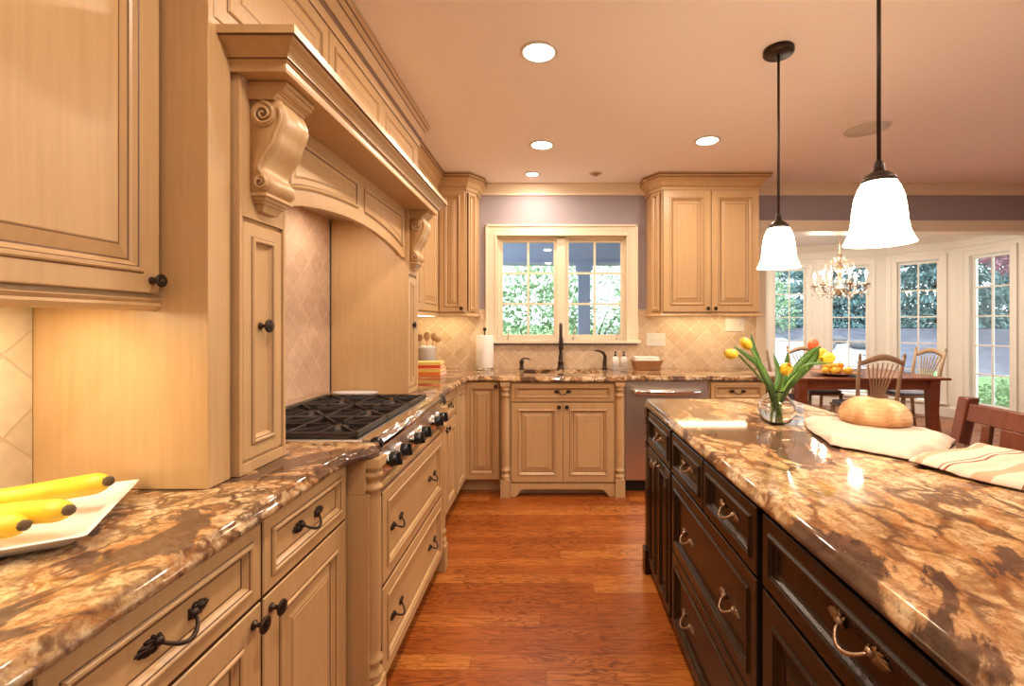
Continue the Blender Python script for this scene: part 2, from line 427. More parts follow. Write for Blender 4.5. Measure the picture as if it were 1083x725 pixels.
m.box((wx0, WB, 0), (wx1, WB + .14, wz0)); m.box((wx0, WB, wz1), (wx1, WB + .14, CEIL))
m.box((OPX, WB, OPZ), (XR, WB + .14, CEIL)); struct('wall_back', m, LILAC, 'lilac grey wall with the sink window')
# opening casing
m = MB()
m.box((OPX, WB - .004, 0), (OPX + .015, WB + .17, OPZ)); m.box((OPX, WB - .004, OPZ - .015), (XR, WB + .17, OPZ))
m.box((OPX - .075, WB - .022, CT + .005), (OPX + .016, WB - .001, OPZ - .016)); m.box((OPX - .075, WB - .022, OPZ - .016), (XR, WB - .001, OPZ + .085))
struct('trim_1', m, KWHITE, 'cream casing round the dining opening', bevel=.004)
# room crown on back wall
crown = [(0, CEIL), (.085, CEIL), (.085, CEIL - .014), (.074, CEIL - .020), (.045, CEIL - .042), (.022, CEIL - .066), (.016, CEIL - .078), (.016, CEIL - .092), (0, CEIL - .092)]
m = MB(); m.sweep([(-.70, WB), (XR, WB)], crown); struct('trim_2', m, KWHITE, 'cream crown moulding along the back wall')
# backsplash
m = MB()
TZ = 1.444
m.box((WL + .013, WB - .012, CT), (wx0 - .085, WB, TZ)); m.box((wx0 - .085, WB - .012, CT), (wx1 + .085, WB, wz0 - .045)); m.box((wx1 + .085, WB - .012, CT), (OPX - .076, WB, TZ))
struct('trim_3', m, TILEB, 'diagonal travertine backsplash round the sink window')
m = MB(); m.box((WL, -.9, CT), (WL + .012, 1.11, 1.42)); struct('trim_4', m, TILEL, 'tumbled travertine backsplash behind the bananas')
m = MB(); m.box((WL, 1.42, CT), (WL + .012, 2.60, 1.95)); struct('trim_5', m, TILEN, 'diagonal travertine tile inside the range niche')
m = MB(); m.box((WL, 2.80, CT), (WL + .012, WB, 1.42)); struct('trim_6', m, TILEN, 'travertine tile on the left wall by the corner')

# kitchen window
def window_unit(name, label, mb_frame, glassrects, frame_mat, y0, muntin=.018, cols=2, rows=3, loc=(0, 0, 0), rz=0, sash=.04, single=False):
    root = bpy.data.objects.new(name, None); col.objects.link(root); root.location = loc; root.rotation_euler = (0, 0, rz)
    root['kind'] = 'structure'; root['label'] = label; root['category'] = 'window'
    part('window_frame', mb_frame, frame_mat, root, bevel=.004)
    for (x0, z0, x1, z1) in glassrects:
        s = MB(); a, b = y0 - .018, y0 + .018
        s.box((x0 - sash, a, z0 - sash), (x0, b, z1 + sash)); s.box((x1, a, z0 - sash), (x1 + sash, b, z1 + sash))
        s.box((x0, a, z0 - sash), (x1, b, z0)); s.box((x0, a, z1), (x1, b, z1 + sash))
        so_ = part('sash', s, frame_mat, root, bevel=.003)
        g = MB()
        for i in range(1, cols): u = x0 + (x1 - x0) * i / cols; g.box((u - muntin / 2, a + .004, z0), (u + muntin / 2, b - .004, z1))
        for i in range(1, rows): u = z0 + (z1 - z0) * i / rows; g.box((x0, a + .005, u - muntin / 2), (x1, b - .005, u + muntin / 2))
        part('muntin_grid', g, frame_mat, so_)
        p = MB(); p.box((x0 - .004, y0 - .002, z0 - .004), (x1 + .004, y0 + .002, z1 + .004)); part('glass', p, PANE, so_)
    return root
fr = MB(); cw = .088
for (a, b) in (((wx0 - cw, WB - .022, wz0 - .02), (wx0, WB - .001, wz1 + cw)), ((wx1, WB - .022, wz0 - .02), (wx1 + cw, WB - .001, wz1 + cw)), ((wx0, WB - .022, wz1), (wx1, WB - .001, wz1 + cw))): fr.box(a, b)
for (a, b) in (((wx0 - cw, WB - .032, wz0 - .02), (wx0 - cw + .02, WB - .022, wz1 + cw)), ((wx1 + cw - .02, WB - .032, wz0 - .02), (wx1 + cw, WB - .022, wz1 + cw)), ((wx0 - cw, WB - .032, wz1 + cw - .02), (wx1 + cw, WB - .022, wz1 + cw)),
               ((wx0 - .004, WB - .030, wz0), (wx0 + .014, WB + .13, wz1)), ((wx1 - .014, WB - .030, wz0), (wx1 + .004, WB + .13, wz1)), ((wx0, WB - .030, wz1 - .014), (wx1, WB + .13, wz1 + .004)),
               ((wx0 + .014, WB + .03, wz0), (wx0 + .03, WB + .12, wz1)), ((wx1 - .03, WB + .03, wz0), (wx1 - .014, WB + .12, wz1)), ((wx0, WB + .03, wz1 - .03), (wx1, WB + .12, wz1)),
               ((.052, WB + .03, wz0), (.132, WB + .12, wz1)), ((wx0 - cw - .02, WB - .06, wz0 - .028), (wx1 + cw + .02, WB + .04, wz0)), ((wx0, WB + .04, wz0 - .02), (wx1, WB + .13, wz0 + .01))): fr.box(a, b)
win1 = window_unit('window_1', 'cream casement window with two six pane sashes over the sink', fr, [(-.4475, 1.213, .022, 2.062), (.162, 1.213, .640, 2.062)], KWHITE, WB + .075, .02, sash=.036)
for x in (-.40, .20, .60):
    k = MB(); k.tube([(x, WB + .03, 1.176), (x + .004, WB + .0, 1.20), (x + .014, WB - .005, 1.245), (x + .016, WB - .002, 1.27)], .005, 6); k.lathe([(.010, 0), (.010, .012)], (x, WB + .03, 1.168), 10)
    part('crank_handle', k, STEEL, win1)

f = MB(); f.box((-.07, -.02, .05), (0, .10, 2.32)); f.box((3.2, -.02, .05), (3.27, .10, 2.32)); f.box((-.07, -.02, 2.25), (3.27, .10, 2.32)); f.box((1.58, -.0, .12), (1.62, .06, 2.25))
window_unit('window_6_added', 'wide glazed garden doors added unseen in the right hand wall to let daylight in', f, [(.05, .18, 1.53, 2.20), (1.67, .18, 3.15, 2.20)], WHITE, .03, .018, 3, 5, (XR, 2.6, 0), -PI / 2, sash=.05)  # unseen garden doors, added to bring daylight in from the right
m = MB(); m.box((XR + .16, -8, -.6), (XR + 14, 4.2, -.12)); struct('terrace', m, KWHITE, 'pale paving added unseen outside the right hand garden doors to bounce daylight in')  # unseen pale paving, added to bounce daylight up to the ceiling
# dining bay walls
def wall_seg(name, p0, p1, hole=None, z1=CEIL, m_=WHITE, t=.14):
    """vertical wall from p0 to p1; local x along, the room on local -y"""
    d = Vector((p1[0] - p0[0], p1[1] - p0[1])); L = d.length; a = math.atan2(d.y, d.x)
    mb = MB(); mb.M = Matrix.Translation((p0[0], p0[1], 0)) @ Matrix.Rotation(a, 4, 'Z')
    if hole:
        s0, s1, h0, h1 = hole
        mb.box((0, 0, 0), (s0, t, z1)); mb.box((s1, 0, 0), (L, t, z1)); mb.box((s0, 0, 0), (s1, t, h0)); mb.box((s0, 0, h1), (s1, t, z1))
    else: mb.box((0, 0, 0), (L, t, z1))
    struct(name, mb, m_, 'white panelled wall of the dining bay'); return L, a
P = [(1.932, WB + .141), (2.55, 7.6), (3.3, 7.9), (4.39, 7.42), (5.11, 7.0), (5.65, 6.42), (5.77, 5.6), (6.2, 5.3)]
def ray_hit(px, p0, p1):
    k = (px - 583) / F; dx, dy = p1[0] - p0[0], p1[1] - p0[1]
    return (k * p0[1] - p0[0]) / (dx - k * dy)
ZB, ZT = .25, 2.19
wall_seg('wall_dining_left', P[0], P[1]); wall_seg('wall_bay_corner', P[1], P[2])
baywins = [(2, 820, 850, 'window_2', 'narrow ten pane window left of the chandelier'), (3, 880.7, 916, 'window_3', 'narrow ten pane window behind the chandelier'), (4, 951.5, 990.4, 'window_4', 'narrow ten pane window behind the right hand end chair'), (5, 1028.5, 1066, 'window_5', 'narrow ten pane window at the right edge of the bay')]
for i, x0, x1, nm, lb in baywins:
    p0, p1 = P[i], P[i + 1]; t0, t1 = ray_hit(x0, p0, p1), ray_hit(x1, p0, p1)
    L = math.dist(p0, p1); s0, s1 = t0 * L, t1 * L; sa = .03
    L, a = wall_seg('wall_bay_%s' % nm[-1], p0, p1, (s0 - sa - .01, s1 + sa + .01, ZB - .05, ZT + .05))
    f = MB(); c = .075; j0, j1, k0, k1 = s0 - sa - .01, s1 + sa + .01, ZB - .05, ZT + .05
    f.box((j0 - c, -.02, k0 - .02), (j0, -.001, k1 + c)); f.box((j1, -.02, k0 - .02), (j1 + c, -.001, k1 + c)); f.box((j0, -.02, k1), (j1, -.001, k1 + c)); f.box((j0 - c - .015, -.05, k0 - .03), (j1 + c + .015, -.001, k0))
    f.box((j0 - c, -.03, k0), (j0 - c + .018, -.02, k1 + c)); f.box((j1 + c - .018, -.03, k0), (j1 + c, -.02, k1 + c)); f.box((j0 - c, -.03, k1 + c - .018), (j1 + c, -.02, k1 + c))
    f.box((j0 - .004, -.02, k0), (j0 + .01, .12, k1)); f.box((j1 - .01, -.02, k0), (j1 + .004, .12, k1)); f.box((j0, -.02, k1 - .01), (j1, .12, k1 + .004)); f.box((j0, -.02, k0 - .004), (j1, .12, k0 + .01))
    window_unit(nm, lb, f, [(s0, ZB, s1, ZT)], WHITE, .055, .018, 2, 5, (p0[0], p0[1], 0), a, sash=sa)
wall_seg('wall_bay_end', P[6], P[7])
# panel moulding, baseboard and crown in bay
base = [(0, 0), (.018, 0), (.018, .12), (.010, .14), (.006, .15), (0, .15)]
m = MB(); m.sweep(P, base); struct('baseboard_bay', m, WHITE, 'white baseboard round the dining bay')
m = MB(); m.sweep(P, [(0, CEIL), (.09, CEIL), (.09, CEIL - .02), (.05, CEIL - .05), (.02, CEIL - .09), (0, CEIL - .10)]); struct('trim_7', m, WHITE, 'white crown moulding round the dining bay')
m = MB(); m.sweep(P, [(0, 2.36), (.014, 2.36), (.018, 2.375), (.014, 2.39), (0, 2.39)]); struct('trim_8', m, WHITE, 'picture rail moulding round the dining bay')

# ------------------------------------------------------------------ outdoors
def ground(x, y):
    q = y + .3 * (x - 5); return -.42 + .22 * min(max(q - 8.5, 0), 7.2) + .02 * noise.noise(Vector((x * .7, y * .7, 0)))
def ground_kind(x, y):
    q = y + .3 * (x - 5) + .4 * noise.noise(Vector((x * .4, y * .4, 3)))
    if 8.3 < q < 14.2 and 2.4 < x < .69 * y: return 1
    return 2 if q > 11.4 and x > 1.5 else 0
cells = [MB(), MB(), MB()]; cs = .5
for ix in range(-40, 92):
    for iy in range(16, 90):
        x, y = ix * cs, WB + .2 + (iy - 16) * cs
        c4 = [(x, y), (x + cs, y), (x + cs, y + cs), (x, y + cs)]
        cells[ground_kind(x + cs / 2, y + cs / 2)].add([(a, b, ground(a, b)) for a, b in c4], [(0, 1, 2, 3)], 0, True)
for mb, mt, nm, lb in ((cells[0], LAWN, 'lawn', 'green lawn outside the windows'), (cells[1], PATIO, 'patio', 'pale paved patio beyond the bay windows'), (cells[2], MULCH, 'mulch_bed', 'dusky mulch bed rising to the spruces')): struct(nm, mb, mt, lb)
m = MB(); m.box((-3.5, WB + .16, -.54), (1.9, 7.6, -.12)); struct('porch_floor', m, PATIO, 'pale porch floor outside the sink window')
m = MB(); m.box((-3.5, WB + .16, 2.55), (1.9, 7.3, 2.65)); struct('porch_ceiling', m, PORCH, 'blue grey porch ceiling outside the sink window')
t = thing('porch_beam', 'blue grey beam along the porch edge seen through the sink window', 'beam', (0, 6.6, 0))
m = MB(); m.box((-3.5, -.10, 2.17), (1.9, .10, 2.548)); part('beam', m, PORCH, t); m = MB(); m.box((-3.5, -.13, 2.16), (1.9, .13, 2.20)); part('moulding', m, PORCH, t)
t = thing('porch_post', 'square blue grey post holding up the porch beam', 'post', (.47, 6.6, -.118))
m = MB(); m.box((-.085, -.085, 0), (.085, .085, 2.20)); part('shaft', m, PORCH, t)
m = MB(); m.box((-.12, -.12, 2.20), (.12, .12, 2.275)); m.box((-.10, -.10, 2.14), (.10, .10, 2.20)); part('capital', m, PORCH, t)
m = MB(); m.box((-.12, -.12, 0), (.12, .12, .18)); part('base', m, PORCH, t)
def leaf_cloud(n, fn, size, droop=0):
    mb = MB(); vs = []; fs = []
    for i in range(n):
        c, out = fn(); d = Vector((random.gauss(0, 1), random.gauss(0, 1), random.gauss(0, 1))); d = (d.normalized() + out * 1.2 + Vector((0, 0, -droop))).normalized()
        b = d.orthogonal().normalized(); b.rotate(Matrix.Rotation(random.random() * 6.28, 3, d)); s = size * random.uniform(.6, 1.3); k = len(vs)
        vs += [c - d * s, c + b * s * .38, c + d * s, c - b * s * .38]; fs.append((k, k + 1, k + 2, k + 3))
    mb.add(vs, fs); return mb
def spruce(x, y, h, r, label, m_=FOLB, n=4200, grp='spruces beyond the bay windows'):
    t = thing('spruce_tree', label, 'tree', (x, y, ground(x, y) - .03), 0, grp)
    k = MB(); k.lathe([(.16, 0), (.10, h * .5), (.02, h * .97)], n=10); part('trunk', k, BARK, t)
    def fn():
        z = random.random() ** 1.4; lay = round(z * 14) / 14 + random.uniform(-.02, .02); a = random.random() * 6.28
        rr = r * (1 - z) ** .8 * (random.random() ** .45); zz = .25 + lay * h * .95 - rr * .28
        return Vector((rr * math.cos(a), rr * math.sin(a), max(zz, .1))), Vector((math.cos(a), math.sin(a), -.3))
    part('foliage', leaf_cloud(int(n * 3.4), fn, .10, .6), m_, t); return t
def bush(x, y, z, rx, ry, rz_, label, m_, n=2600, size=.10, cat='shrub', name='garden_shrub', grp=None, trunk=True):
    t = thing(name, label, cat, (x, y, ground(x, y) - .03), 0, grp); z = z - ground(x, y) - .52
    def fn():
        d = Vector((random.gauss(0, 1), random.gauss(0, 1), random.gauss(0, 1))).normalized(); q = random.random() ** .3
        wob = 1 + .25 * noise.noise(d * 2.3 + Vector((x, y, 0)))
        return Vector((d.x * rx * q * wob, d.y * ry * q * wob, z + .55 + d.z * rz_ * q * wob)), d
    part('foliage', leaf_cloud(n, fn, size), m_, t)
    k = MB()
    for q in range(4):
        a = q * 1.57 + .4; k.tube([(.05 * math.cos(a), .05 * math.sin(a), 0), (rx * .25 * math.cos(a), ry * .25 * math.sin(a), (z + .55) * .6), (rx * .5 * math.cos(a), ry * .5 * math.sin(a), z + .55)], [.05, .035, .015], 6)
    part('stem', k, BARK, t)
    return t
spruce(10.6, 17.0, 8.5, 2.0, 'blue spruce seen through the narrow window behind the chandelier', n=5000)
spruce(13.2, 15.6, 9.0, 2.2, 'blue spruce seen through the window behind the end chair', n=6000)
spruce(17.2, 16.4, 7.5, 1.9, 'blue spruce seen through the rightmost bay window', n=4600)
spruce(10.2, 21.5, 9.0, 2.3, 'far spruce seen through the window left of the chandelier', n=4200)
spruce(15.6, 20.8, 11, 2.4, 'tall spruce at the back of the garden between two others', n=5000)
bush(12.6, 11.9, 3.3, 1.5, 1.1, .8, 'red leaved maple above the rightmost bay window', FOLR, 3200, .07, 'tree', 'maple_tree')
bush(7.9, 7.6, .02, .75, .55, .42, 'low clipped green shrub outside the rightmost bay window', FOLG, 3600, .04)
for q, (x, y, s) in enumerate([(7.5, 12.6, .26), (8.1, 13.0, .22), (8.4, 12.4, .28)]):
    k = MB(); n_ = 12
    L = []
    for i in range(7):
        f = PI * i / 6; L.append([(s * math.sin(f) * math.cos(2 * PI * j / n_) * (1.2 + .3 * noise.noise(Vector((i, j, q)))), s * math.sin(f) * math.sin(2 * PI * j / n_), s * .5 * (1 - math.cos(f)) * (1 + .2 * noise.noise(Vector((j, i, q))))) for j in range(n_)])
    k.rings(L, 0, True); solo('garden_stone', k, STONE, ['grey garden boulder nearest the left of the bay view', 'smallest grey boulder in the middle of the garden group', 'largest grey boulder on the right of the garden group'][q], 'stone', (x, y, ground(x, y) - .04), group='boulders on the patio edge')
for q, (x, y, rx, rz_) in enumerate([(-2.6, 9.6, 1.15, 1.6), (-.15, 9.8, 1.1, 1.7), (2.25, 9.6, 1.1, 1.6), (1.2, 13.2, 1.7, 2.4), (-2.9, 13.2, 1.8, 2.6), (6.9, 15.4, 1.3, 1.7)]):
    bush(x, y, 1.2 if q < 3 else 1.6, rx, 1.1, rz_, ['leafy shrub behind the left sash of the sink window', 'leafy shrub behind the middle of the sink window', 'leafy shrub behind the porch post', 'taller leafy tree behind the shrub by the porch post', 'taller leafy tree far left behind the porch', 'round leafy shrub seen through the leftmost bay window'][q], FOLG, 3000, .075, grp='shrubs beyond the porch')

# ------------------------------------------------------------------ cabinet toolkit (local: x along, front faces -y, z up)
def front_rings(s, style):
    if style == 'door':
        return [(0, -.019, 1), (0, -.003, 0), (.003, 0, 0), (s, 0, 1), (s + .0025, .0015, 0), (s + .006, .006, 0), (s + .011, .006, 0), (s + .014, .0025, 1), (s + .0165, .001, 0), (s + .022, -.006, 0), (s + .027, -.009, 1), (s + .031, -.010, 0), (s + .058, -.002, 1), (s + .0605, -.002, 0), (s + .063, -.0005, 0)]
    return [(0, -.019, 1), (0, -.003, 0), (.003, 0, 0), (s, 0, 1), (s + .0025, .0015, 0), (s + .006, .006, 0), (s + .011, .006, 0), (s + .014, .0025, 1), (s + .0165, .001, 0), (s + .021, -.006, 0), (s + .025, -.009, 1), (s + .0285, -.010, 0)]
def front(mb, x0, z0, w, h, style='drawer', s=.035, y=0, bottom=None):
    """raised or recessed panel front, outer face at local y = -0.019+y"""
    R_ = front_rings(s, style); L = []; ms = []
    for i, (ins, out, mm) in enumerate(R_):
        yy = y - .019 - out
        L.append([(x0 + ins, yy, z0 + ins), (x0 + w - ins, yy, z0 + ins), (x0 + w - ins, yy, z0 + h - ins), (x0 + ins, yy, z0 + h - ins)])
        if i < len(R_) - 1: ms.append(mm)
    ms.append(0); fs_m = ms[:-1]
    mb.rings(L, fs_m + [0], cap0=True, cap1=True); return mb
def knob_mesh():
    m = MB(); m.lathe([(.009, 0), (.009, .003), (.0045, .006), (.0045, .016), (.010, .018), (.0155, .021), (.016, .024), (.013, .0265), (.0115, .0255), (.009, .0275), (.0075, .0265), (.005, .029), (.0005, .030)], n=16, axis='y'); return m
def pull_mesh():
    m = MB(); n = 13; pts = []
    for i in range(n):
        u = i / (n - 1); x = -.036 + .072 * u; z = -.020 * math.sin(PI * u) ** .8; y = -.006 - .022 * math.sin(PI * u) ** .6
        pts.append((x, y, z))
    m.tube(pts, [.0028 + .0014 * math.sin(PI * i / (n - 1)) for i in range(n)], 7)
    for sx in (-1, 1):
        m.lathe([(.008, 0), (.0085, .007), (.005, .011), (.001, .012)], (sx * .036, 0, .001), 10, axis='y')
        for ang, ln, wd in ((0, .040, .0055), (26, .026, .0055), (-26, .026, .0055), (58, .017, .005), (-58, .017, .005), (11, .034, .0045), (-11, .034, .0045), (125, .012, .004), (-125, .012, .004)):
            a = R(ang); dx, dz = math.cos(a) * sx, math.sin(a); px, pz = -dz, dx
            ctr = [(0, .004, 0), (.45, .0085, 1), (.8, .006, .75), (1, .003, .05)]
            L = []
            for u, hh, ww in ctr:
                bx, bz = sx * .036 + dx * ln * u, .001 + dz * ln * u; ww = max(ww, .25 if u == 0 else .05) * wd
                L.append([(bx - px * ww, 0, bz - pz * ww), (bx - px * ww * .6, -hh * .8, bz - pz * ww * .6), (bx, -hh * .55, bz), (bx + px * ww * .6, -hh * .8, bz + pz * ww * .6), (bx + px * ww, 0, bz + pz * ww)])
            m.rings(L, 0, True)
    return m
KNOB = knob_mesh().mesh('knob', BRONZE); PULL = pull_mesh().mesh('handle', BRONZE); PULLI = pull_mesh().mesh('handle', BRONZEL); KNOBI = knob_mesh().mesh('knob', BRONZEL)
CM = [CREAM, GLAZE]; EM = [ESP, ESPG]
def add_front(root, name, x0, z0, w, h, style, s, mats, y=0, hw=None, hpos=None, sc=1):
    m = MB(); front(m, 0, 0, w, h, style, s); o = part(name, m, mats, root, (x0, y, z0))
    if hw:
        for (hx, hz) in hpos:
            inner = .010 if (style == 'drawer' and hw in (PULL, PULLI)) else 0
            k = link('knob' if hw in (KNOB, KNOBI) else 'handle', hw, o, (hx, -.019 + inner, hz)); sc_k = sc * (.85 if hw in (PULL, PULLI) else 1); k.scale = (sc_k, sc_k, sc_k)
    return o
def carcass(root, w, z0, z1, d, mats, toe=.10, toe_d=.07, y0=0, toe_mats=None):
    m = MB(); m.box((0, y0, z0), (w, d, z1)); part('body', m, mats, root, bevel=.002)
    if toe:
        m = MB(); m.box((.004, y0 + toe_d, 0.001), (w - .004, d - .01, z0 - .0005)); part('toe_kick', m, toe_mats or mats, root)
def turned(root, x, y, z0, z1, mats, r=.030, name='column', rz=0):
    """square blocks at the ends, ringed half column between"""
    m = MB(); b0, b1 = z0 + .13, z1 - .03; q = r
    m.box((x - q, y - q, z0), (x + q, y + q, b0)); m.box((x - q, y - q, b1), (x + q, y + q, z1))
    pr = [(q * .9, b0), (q * .9, b0 + .008), (q * .72, b0 + .013), (q * 1.0, b0 + .022), (q * 1.0, b0 + .030), (q * .70, b0 + .038), (q * .70, b0 + .058), (q * .98, b0 + .066), (q * .98, b0 + .074), (q * .72, b0 + .082), (q * .80, b0 + .11)]
    top = b1 - b0
    pr += [(q * .84, b0 + top * .5), (q * .80, b1 - .11), (q * .70, b1 - .082), (q * .98, b1 - .074), (q * .98, b1 - .066), (q * .70, b1 - .058), (q * .70, b1 - .038), (q * 1.0, b1 - .030), (q * 1.0, b1 - .022), (q * .72, b1 - .013), (q * .9, b1 - .008), (q * .9, b1)]
    m.lathe(pr, (x, y, 0), 20)
    return part(name, m, mats, root)
LEFT = PI / 2; ISL = -PI / 2

# ---- left base cabinet, two drawers over two doors
FX = -.680
def left_base(y0, w, label, split=.5, dz=(.700, .868), fronts=2):
    t = thing('base_cabinet', label, 'cabinet', (FX + .0005, y0, 0), LEFT)
    carcass(t, w, .10, CB - .001, .575, [CREAM])
    c = w * split; g = .004
    return t, c, g
t, c, g = left_base(.575, .915, 'cream glazed base cabinet with two drawers beside the range, under the bananas')
for x0, w, kx in ((.012, .458, .458 - .028), (.478, .425, .028)):
    add_front(t, 'drawer', x0, .690, w, .172, 'drawer', .028, CM, hw=PULL, hpos=[(w / 2, .086)], sc=1.25)
    add_front(t, 'door', x0, .112, w, .570, 'door', .060, CM, hw=KNOB, hpos=[(kx, .535)], sc=1.15)
t = thing('base_cabinet', 'cream glazed base cabinet at the near end of the left run', 'cabinet', (FX + .0005, -.36, 0), LEFT); carcass(t, .93, .10, CB - .001, .575, [CREAM])
for x0, w, kx in ((.012, .45, .422), (.466, .45, .028)):
    add_front(t, 'drawer', x0, .690, w, .172, 'drawer', .028, CM, hw=PULL, hpos=[(w / 2, .086)], sc=1.25)
    add_front(t, 'door', x0, .112, w, .570, 'door', .060, CM, hw=KNOB, hpos=[(kx, .535)], sc=1.15)
# ---- range cabinet with two deep drawers and turned columns
t = thing('range_base_cabinet', 'cream bumped-out base cabinet with two wide drawers under the cooktop', 'cabinet', (-.595, 1.495, 0), LEFT)
m = MB(); m.box((0, 0, .075), (1.0, .655, .7545)); m.box((0, .012, .755), (.062, .655, CB - .001)); m.box((.938, .012, .755), (1.0, .655, CB - .001)); part('body', m, [CREAM], t, bevel=.002)
m = MB(); m.box((.05, .03, .001), (.95, .60, .0745)); part('toe_kick', m, [GLAZE], t)
for z0, h in ((.418, .318), (.088, .318)):
    add_front(t, 'drawer', .075, z0, .85, h, 'drawer', .040, CM, hw=PULL, hpos=[(.17, h / 2 - .01), (.68, h / 2 - .01)], sc=1.15)
for x in (.034, .966): turned(t, x, -.001, .001, CB - .001, [CREAM], .032)
# ---- left run beyond the range
t = thing('base_cabinet', 'narrow cream base cabinet between the cooktop and the corner', 'cabinet', (FX + .0005, 2.50, 0), LEFT); carcass(t, .70, .10, CB - .001, .575, [CREAM])
for x0, w, kx in ((.012, .335, .30), (.355, .335, .035)):
    add_front(t, 'drawer', x0, .700, w, .162, 'drawer', .028, CM, hw=PULL, hpos=[(w / 2, .081)], sc=1.05)
    add_front(t, 'door', x0, .112, w, .580, 'door', .055, CM, hw=KNOB, hpos=[(kx, .545)])
t = thing('base_cabinet', 'cream blind corner base cabinet with panel doors on two faces', 'cabinet', (-.680, 3.56, 0), 0)
m = MB(); m.box((-.575, -.357, .10), (.0, .60, CB - .001)); m.box((0, 0, .10), (.285, .60, CB - .001)); part('body', m, [CREAM], t, bevel=.002)
m = MB(); m.box((-.575, -.35, .001), (-.07, .60, .0995)); m.box((-.07, .07, .001), (.285, .60, .0995)); part('toe_kick', m, [CREAM], t)
add_front(t, 'door', .010, .112, .268, .752, 'door', .040, CM, hw=KNOB, hpos=[(.245, .72)])
m = MB(); front(m, 0, 0, .32, .752, 'door', .045); part('door', m, CM, t, (0, -.345, .112), (0, 0, LEFT))
# ---- sink base
t = thing('sink_base_cabinet', 'cream sink base with fluted columns, false drawer and two doors', 'cabinet', (-.385, 3.50, 0), 0)
SW = .945
m = MB(); m.box((.0, .0, .10), (SW, .05, CB - .001)); m.box((0, .05, .10), (.06, .64, CB - .001)); m.box((SW - .06, .05, .10), (SW, .64, CB - .001)); m.box((.06, .05, .10), (SW - .06, .64, .14)); part('body', m, [CREAM], t, bevel=.002)
add_front(t, 'drawer', .083, .722, .780, .142, 'drawer', .026, CM, hw=PULL, hpos=[(.39, .074)], sc=1.1)
for x0, kx in ((.083, .36), (.475, .028)):
    add_front(t, 'door', x0, .112, .388, .602, 'door', .048, CM, hw=KNOB, hpos=[(kx, .572)])
for x in (.038, SW - .038): turned(t, x, -.008, .001, CB - .001, [CREAM], .036)
arch = [(.076, .10), (.076, .001), (.115, .001), (.135, .02), (.16, .052), (.20, .058)]; arch = arch + [(SW - x, z) for x, z in reversed(arch)]
m = MB(); m.prism(arch, -.016, .0, 0, 'y'); part('valance_foot', m, [CREAM], t)
m = MB(); m.box((.02, .06, .001), (SW - .02, .09, .0995)); part('toe_kick', m, [CREAM], t)
# ---- dishwasher
t = thing('dishwasher', 'stainless dishwasher with bar handle between sink and drawer cabinet', 'dishwasher', (.575, 3.555, 0))
m = MB(); m.box((0, .0, .10), (.640, .55, CB - .002)); part('door_panel', m, STEEL, t, bevel=.006)
m = MB(); m.box((.0, .06, .001), (.64, .5, .098)); part('toe_kick', m, BLACK, t)
m = MB(); m.tube([(.05, -.002, .795), (.075, -.035, .79), (.18, -.048, .788), (.32, -.052, .787), (.46, -.048, .788), (.565, -.035, .79), (.59, -.002, .795)], [.012, .013, .014, .015, .014, .013, .012], 12, flat=1.3); part('handle', m, STEELD, t)
m = MB(); m.box((.004, -.004, CB - .045), (.636, .001, CB - .012)); part('control_strip', m, STEEL, t)
# ---- right base cabinet
t = thing('base_cabinet', 'cream base cabinet with drawer at the right end of the sink wall', 'cabinet', (1.222, 3.56, 0)); carcass(t, .62, .10, CB - .001, .60, [CREAM])
add_front(t, 'drawer', .012, .712, .42, .152, 'drawer', .028, CM, hw=PULL, hpos=[(.21, .078)], sc=1.1)
add_front(t, 'door', .012, .112, .42, .592, 'door', .055, CM, hw=KNOB, hpos=[(.04, .55)])
m = MB(); front(m, 0, 0, .155, .752, 'drawer', .028); part('end_panel', m, CM, t, (.445, 0, .112))

# ------------------------------------------------------------------ counters
def offset_poly(poly, flags, d):
    n = len(poly); out = []
    area = sum(poly[i][0] * poly[(i + 1) % n][1] - poly[(i + 1) % n][0] * poly[i][1] for i in range(n)); sg = 1 if area > 0 else -1
    for i in range(n):
        p = Vector(poly[i]); a = (p - Vector(poly[i - 1])).normalized(); b = (Vector(poly[(i + 1) % n]) - p).normalized()
        na = Vector((-a.y, a.x)) * sg; nb = Vector((-b.y, b.x)) * sg
        da = d if flags[i - 1] else 0; db = d if flags[i] else 0
        den = a.x * b.y - a.y * b.x
        if abs(den) < .02: q = p + (na * da + nb * db) / 2
        else:
            pa = p + na * da; pb = p + nb * db; tt = ((pb.x - pa.x) * b.y - (pb.y - pa.y) * b.x) / den; q = pa + a * tt
        out.append((q.x, q.y))
    return out
OGEE = [(.014, CB), (.005, CB + .003), (.001, CB + .009), (0, CB + .015), (.002, CB + .021), (.007, CB + .025), (.009, CB + .028), (.0105, CB + .034), (.015, CB + .0385), (.020, CT)]
